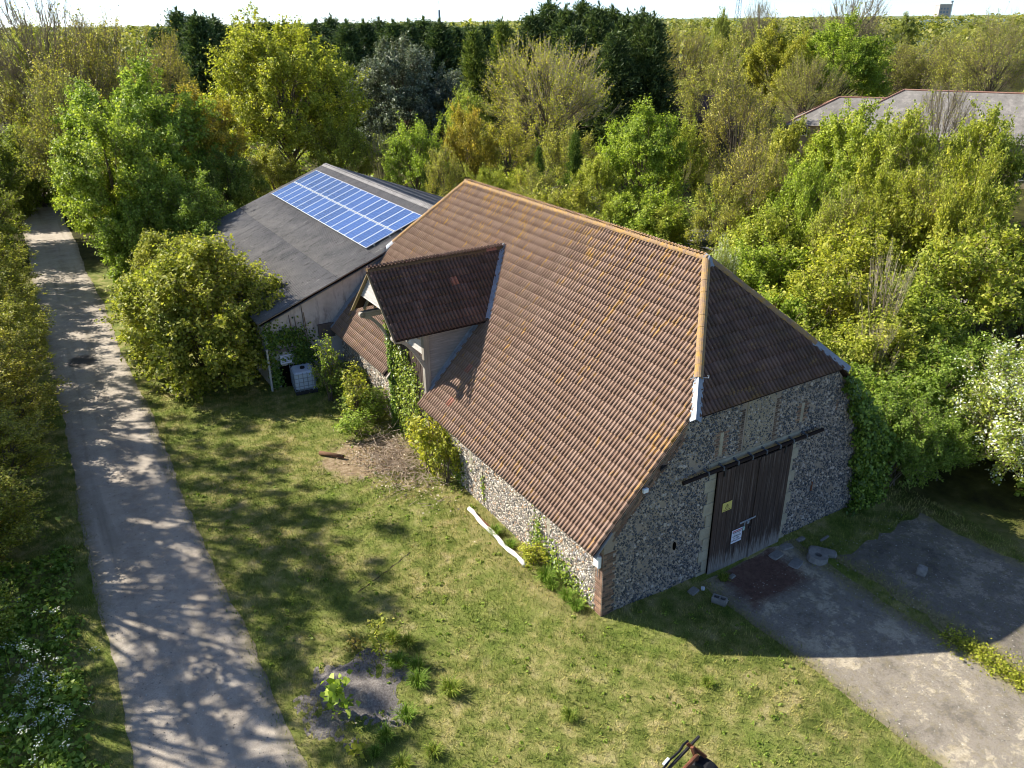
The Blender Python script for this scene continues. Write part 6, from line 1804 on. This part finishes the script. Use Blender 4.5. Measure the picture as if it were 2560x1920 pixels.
for i, (x, y, sx, sy, sz, rz, lab) in enumerate([(6.75, -0.55, .32, .2, .05, .1, 'flat slab at the right foot of the door'), (7.35, -0.45, .28, .15, .06, -.2, 'long stone against the wall right of the door'), (7.0, -1.15, .35, .22, .04, .3, 'paving slab sunk in grass right of the door'), (8.1, -0.4, .22, .10, .06, 0, 'low stone beneath the right-hand flint wall'), (3.2, -0.45, .22, .16, .06, .2, 'rubble lump at the left foot of the door'), (3.55, -0.5, .09, .07, .05, .7, 'small white stone by the rubble left of the door'), (4.75, -0.55, .16, .09, .05, .2, 'small slab on the threshold'), (8.9, -0.75, .3, .05, .04, .1, 'short pale board in the grass right of the door')]):
    lump('stone_slab' if sz < .06 else 'stone', (sx*.75, sy*.75, sz*.8), M_WHITE if i == 5 else M_CONC, lab, 'stone', (x, y, G(x, y)+sz*.4), rz, 10+i)
# white pole on the grass
rs = random.Random(2)
pp = [(-0.62+0.03*math.sin(k*1.1)+rs.uniform(-.01, .01), 6.85-k*0.25, 0.10+G(-.6, 6.85-k*.25)-0.002*k) for k in range(16)]
pole = empty('white_pole', (0, 0, 0)); tag(pole, 'long crooked white pole lying beside the low flint wall', 'pole')
b = MB(); b.tube(pp, [0.075+0.014*math.sin(k*2.3) for k in range(16)], 9); b.build('shaft', m_plain('chalky_white', '#e3ddd2', 0.1, 9, 0.9, 0.1, 0.3), pole, smooth=True)
b = MB(); b.tube([(-0.55, 6.3, .05), (-0.52, 5.2, .05)], 0.05, 6); b.build('batten', M_RUST, pole)
# log on the bare earth
lg = empty('log', (0, 0, 0)); tag(lg, 'short brown log on the bare earth', 'log')
b = MB(); b.tube([(-3.75, 13.55, .10), (-3.4, 13.15, .11), (-3.05, 12.75, .09)], [0.085, 0.08, 0.07], 9); b.build('bark', bark('log_bark', '#5a4334', '#80634c'), lg, smooth=True)
b = MB(); b.tube([(-3.755, 13.556, .10), (-3.765, 13.566, .10)], 0.07, 9); b.build('cut_end', m_plain('cut_wood', '#b59a74', .1), lg)
# dark soil heap with young plants
sx, sy = np.meshgrid(np.linspace(-8.6, -5.5, 28), np.linspace(-0.5, 2.7, 28))
ex = ((sx+7.1)/1.3)**2+((sy-1.1)/1.35)**2 + 0.35*np.sin(sx*4.1+sy*2)+0.3*np.sin(sy*5.3-sx)
rr2 = np.random.default_rng(8)
szz = gz(sx, sy)-0.05+0.15*np.exp(-ex*1.1)+rr2.normal(0, 0.018, sx.shape)*(ex < 1.2)
id2 = np.arange(28*28).reshape(28, 28)
t = NT('dark_soil', 0.95, 0.1); t.color(t.ramp(t.noise(16, 5, 0.8), [(0.3, '#57504b'), (0.5, '#7d766f'), (0.72, '#a69e95')])); t.bump(t.noise(30, 4, .8), .8, .03)
tag(mobj('soil_heap', np_mesh('soil_heap', np.stack([sx.ravel(), sy.ravel(), szz.ravel()], 1), np.stack([id2[:-1, :-1].ravel(), id2[:-1, 1:].ravel(), id2[1:, 1:].ravel(), id2[1:, :-1].ravel()], 1), t.m, True)), 'low heap of dark grey soil between the lane and the lawn', 'soil heap')
def sapling(x, y, H, w, tint, label, seed, leaf=0.13, nl=130):
    rng = np.random.default_rng(seed); z0 = G(x, y)
    o = empty('young_plant', (x, y, z0)); tag(o, label, 'plant', 'young plants round the soil heap')
    k = 7; pts_ = np.array([[0.05*math.sin(i*1.3), 0.05*math.cos(i*1.9), H*i/(k-1)] for i in range(k)])
    mobj('stem', np_mesh('stem', *seg_tubes(pts_[:-1], pts_[1:], 0.018, 0.012, 5), M_BARK), o)
    f = rng.random(nl)**0.8
    C = np.stack([np.interp(f, np.linspace(0, 1, k), pts_[:, j]) for j in range(3)], 1) + rng.normal(0, w, (nl, 3))*np.array([1, 1, .5])
    C[:, 2] = np.maximum(C[:, 2], .05)
    c = mobj('leaves', np_mesh('leaves', *leaf_quads(C, rng.normal(0, .5, C.shape)+np.array([0, 0, .7]), leaf, rng, .9), M_LEAF), o); c.color = (*tint, 1)
sapling(-6.05, 1.95, 1.25, 0.13, (1.15, 1.1, 1.05), 'upright pale-leaved vine sapling behind the soil heap', 1, 0.11, 190)
sapling(-7.65, 0.75, 1.15, 0.16, (0.95, 1.15, 0.8), 'young large-leaved sycamore on the soil heap', 2, 0.18, 90)
sapling(-7.75, -0.75, 0.55, 0.12, (1.3, 1.2, .8), 'small yellowish seedling below the soil heap', 3, 0.13, 45)
sapling(-6.55, 2.55, 0.35, 0.12, (1.1, .8, .9), 'brown withered plant at the back of the soil heap', 4, 0.07, 90)

# ------------------------------------------------------------------ white tank in its cage, by the grey barn
ib = empty('caged_tank', (-2.25, 20.0, 0), math.radians(-8)); tag(ib, 'white plastic liquid tank in a wire cage by the grey wall', 'tank')
b = MB(); b.box(-.47, .47, -.55, .55, .18, 1.08); b.build('tank', m_plain('milky_plastic', '#c3ccd6', .08, 3, .45, .4), ib, bevel=.09)
b = MB(); b.box(-.5, .5, -.6, .6, 0, .16); b.build('pallet', M_IRON, ib)
cg = MB()
for z in (.22, .42, .62, .82, 1.02):
    for (a, c_) in (((-.5, -.6), (.5, -.6)), ((.5, -.6), (.5, .6)), ((.5, .6), (-.5, .6)), ((-.5, .6), (-.5, -.6))): cg.tube([(*a, z), (*c_, z)], .012, 4)
for k in range(6):
    x = -.5+.2*k; y = -.6+.24*k
    for yy in (-.6, .6): cg.tube([(x, yy, .16), (x, yy, 1.1)], .012, 4)
    for xx in (-.5, .5): cg.tube([(xx, y, .16), (xx, y, 1.1)], .012, 4)
cg.build('cage', M_STEEL, ib)
b = MB(); b.tube([(0, 0, 1.08), (0, 0, 1.16)], .11, 10); b.build('lid', M_BLACK, ib)

# ------------------------------------------------------------------ old farm implement at the bottom edge
im = empty('farm_implement', (-0.86, -5.62, G(-1.3, -5.4))); tag(im, 'rusty old farm implement with a black wheel at the bottom edge', 'farm implement')
def wheel(name, c, R, w, ax, par):
    b = MB(); n = 22
    c, ax = Vector(c), Vector(ax).normalized(); s = ax.cross(Vector((0, 0, 1))).normalized(); u_ = s.cross(ax)
    prof = [(-w/2, R*.62), (-w/2, R*.9), (-w*.38, R), (w*.38, R), (w/2, R*.9), (w/2, R*.62)]
    vs_ = [c+ax*a+(s*math.cos(2*math.pi*k/n)+u_*math.sin(2*math.pi*k/n))*(r*(1.02 if k % 2 and r == R else 1)) for k in range(n) for a, r in prof]
    m_ = len(prof); fs_ = [(k*m_+i, k*m_+i+1, ((k+1) % n)*m_+i+1, ((k+1) % n)*m_+i) for k in range(n) for i in range(m_-1)]
    b.add(vs_, fs_); t_ = b.build('tyre', M_BLACK, par)
    d = MB(); d.tube([c-ax*w*.3, c+ax*w*.3], R*.63, 16); d.build('rim', M_RUST, t_)
wheel('wheel', (-0.62, -0.05, 0.40), 0.42, 0.30, (1, 0.35, 0), im)
M_DBAR = m_plain('dark_bar', '#2c2a2b', .2, 6, .6, .3)
b = MB(); b.beam((-0.40, 0.42, 1.02), (-2.05, 0.05, 0.98), .05, .07); b.build('draw_bar', M_DBAR, im, bevel=.006)
b = MB(); pts_ = [(-0.62+0.02*math.sin(k), 0.46+0.02*math.cos(k*1.7)-0.25*k/9, 1.06-.004*k) for k in range(3)]
b.tube([(-0.72-0.17*k, 0.44-0.043*k+0.015*math.sin(k*1.9), 1.06+0.012*math.sin(k*2.3)) for k in range(9)], .028, 6); b.build('hose', M_BLACK, im, smooth=True)
b = MB(); b.beam((-1.42, 0.30, 1.10), (-1.62, 0.25, 1.09), .055, .03); b.build('tape', M_WHITE, im)
b = MB(); b.tube([(-0.72, 0.12, 0.93), (-2.0, -0.15, 0.90)], .05, 9); b.build('rusty_beam', M_RUST, im)
b = MB(); b.beam((-0.78, 0.25, 1.10), (-0.66, -0.02, 0.42), .07, .08); b.build('standard', M_RUST, im, bevel=.006)
b = MB(); b.beam((-0.82, 0.36, 1.12), (-0.55, 0.02, 0.86), .03, .09); b.build('bracket', M_RUST, im)
b = MB(); b.beam((-2.0, -0.15, 0.90), (-2.1, -0.3, 0.02), .07, .07); b.beam((-2.05, 0.05, .98), (-2.1, -0.3, 0.4), .05, .05); b.build('rear_leg', M_RUST, im)
b = MB(); b.tube([(-0.66, -0.02, 0.42), (-0.62, -0.05, 0.40), (-1.0, -0.2, 0.40)], .035, 7); b.build('axle', M_RUST, im)

# ------------------------------------------------------------------ signs
def text(body, size, mat, parent, loc, rot, name='lettering', align='CENTER', extrude=0.001):
    cu = bpy.data.curves.new('txt', 'FONT'); cu.body = body; cu.size = size; cu.align_x = align; cu.align_y = 'CENTER'; cu.extrude = extrude
    ob = bpy.data.objects.new('txt', cu); COL.objects.link(ob)
    dg = bpy.context.evaluated_depsgraph_get(); dg.update()
    me = bpy.data.meshes.new_from_object(ob.evaluated_get(dg)); bpy.data.objects.remove(ob); bpy.data.curves.remove(cu)
    me.materials.clear(); me.materials.append(mat)
    o = mobj(name, me, parent, loc); o.rotation_euler = rot
    return o
M_INK = m_plain('sign_ink', '#22242a', 0.05); M_SIGNW = m_plain('sign_white', '#d7dbe6', 0.04, 6, .4, .4); M_SIGNY = m_plain('sign_yellow', '#c9bd6a', 0.06, 6, .5, .3); M_SIGNR = m_plain('sign_red', '#b97f86', .05)
RX = (math.pi/2, 0, 0)
sg = empty('camera_notice', (5.19, -0.150, 0.95)); tag(sg, 'white notice about cameras on the dark door', 'sign')
MB().box(-.225, .225, -.006, .004, -.245, .245).build('plate', M_SIGNW, sg)
MB().box(-.2, .2, -.009, -.0065, .17, .22).build('red_band', M_SIGNR, sg); MB().box(-.2, .2, -.009, -.0065, .135, .155).build('black_band', M_INK, sg)
for tx, z, s in (('C C T V', .085, .085), ('CAMERAS', .005, .085), ('IN 24hr', -.075, .085), ('OPERATION', -.16, .080)):
    text(tx, s, M_INK, sg, (0, -.009, z), RX)
sg = empty('warning_sign', (4.60, -0.142, 2.25)); tag(sg, 'faded yellow warning triangle sign high on the dark door', 'sign')
MB().box(-.195, .195, -.006, .004, -.155, .155).build('plate', M_SIGNY, sg)
tri = MB()
for a, b_ in (((-.085, -.05), (.085, -.05)), ((.085, -.05), (0, .095)), ((0, .095), (-.085, -.05))): tri.beam((a[0], -.008, a[1]), (b_[0], -.008, b_[1]), .004, .018, (0, 1, 0))
tri.build('triangle', m_plain('faded_ink', '#7d7850', .05), sg)
MB().box(-.012, .012, -.010, -.0065, -.02, .05).build('exclamation_mark', m_plain('faded_ink_b', '#6d6848', .05), sg)
for k in range(5): MB().box(-.14+.06*k, -.10+.06*k, -.009, -.0065, -.125, -.105).build('small_print', M_INK, sg)
sg = empty('wall_notice', (-2.78, 20.66, 1.42)); tag(sg, 'white notice board fixed on the grey barn end wall', 'sign')
MB().box(-.26, .26, -.01, .12, -.21, .21).build('plate', M_SIGNW, sg)
rs = random.Random(3)
for k in range(5):
    w = .20+rs.uniform(-.03, .02); MB().box(-w, w, -.014, -.0105, .13-.065*k, .155-.065*k).build('print_line', m_plain('grey_print', '#6f7683', .05), sg)
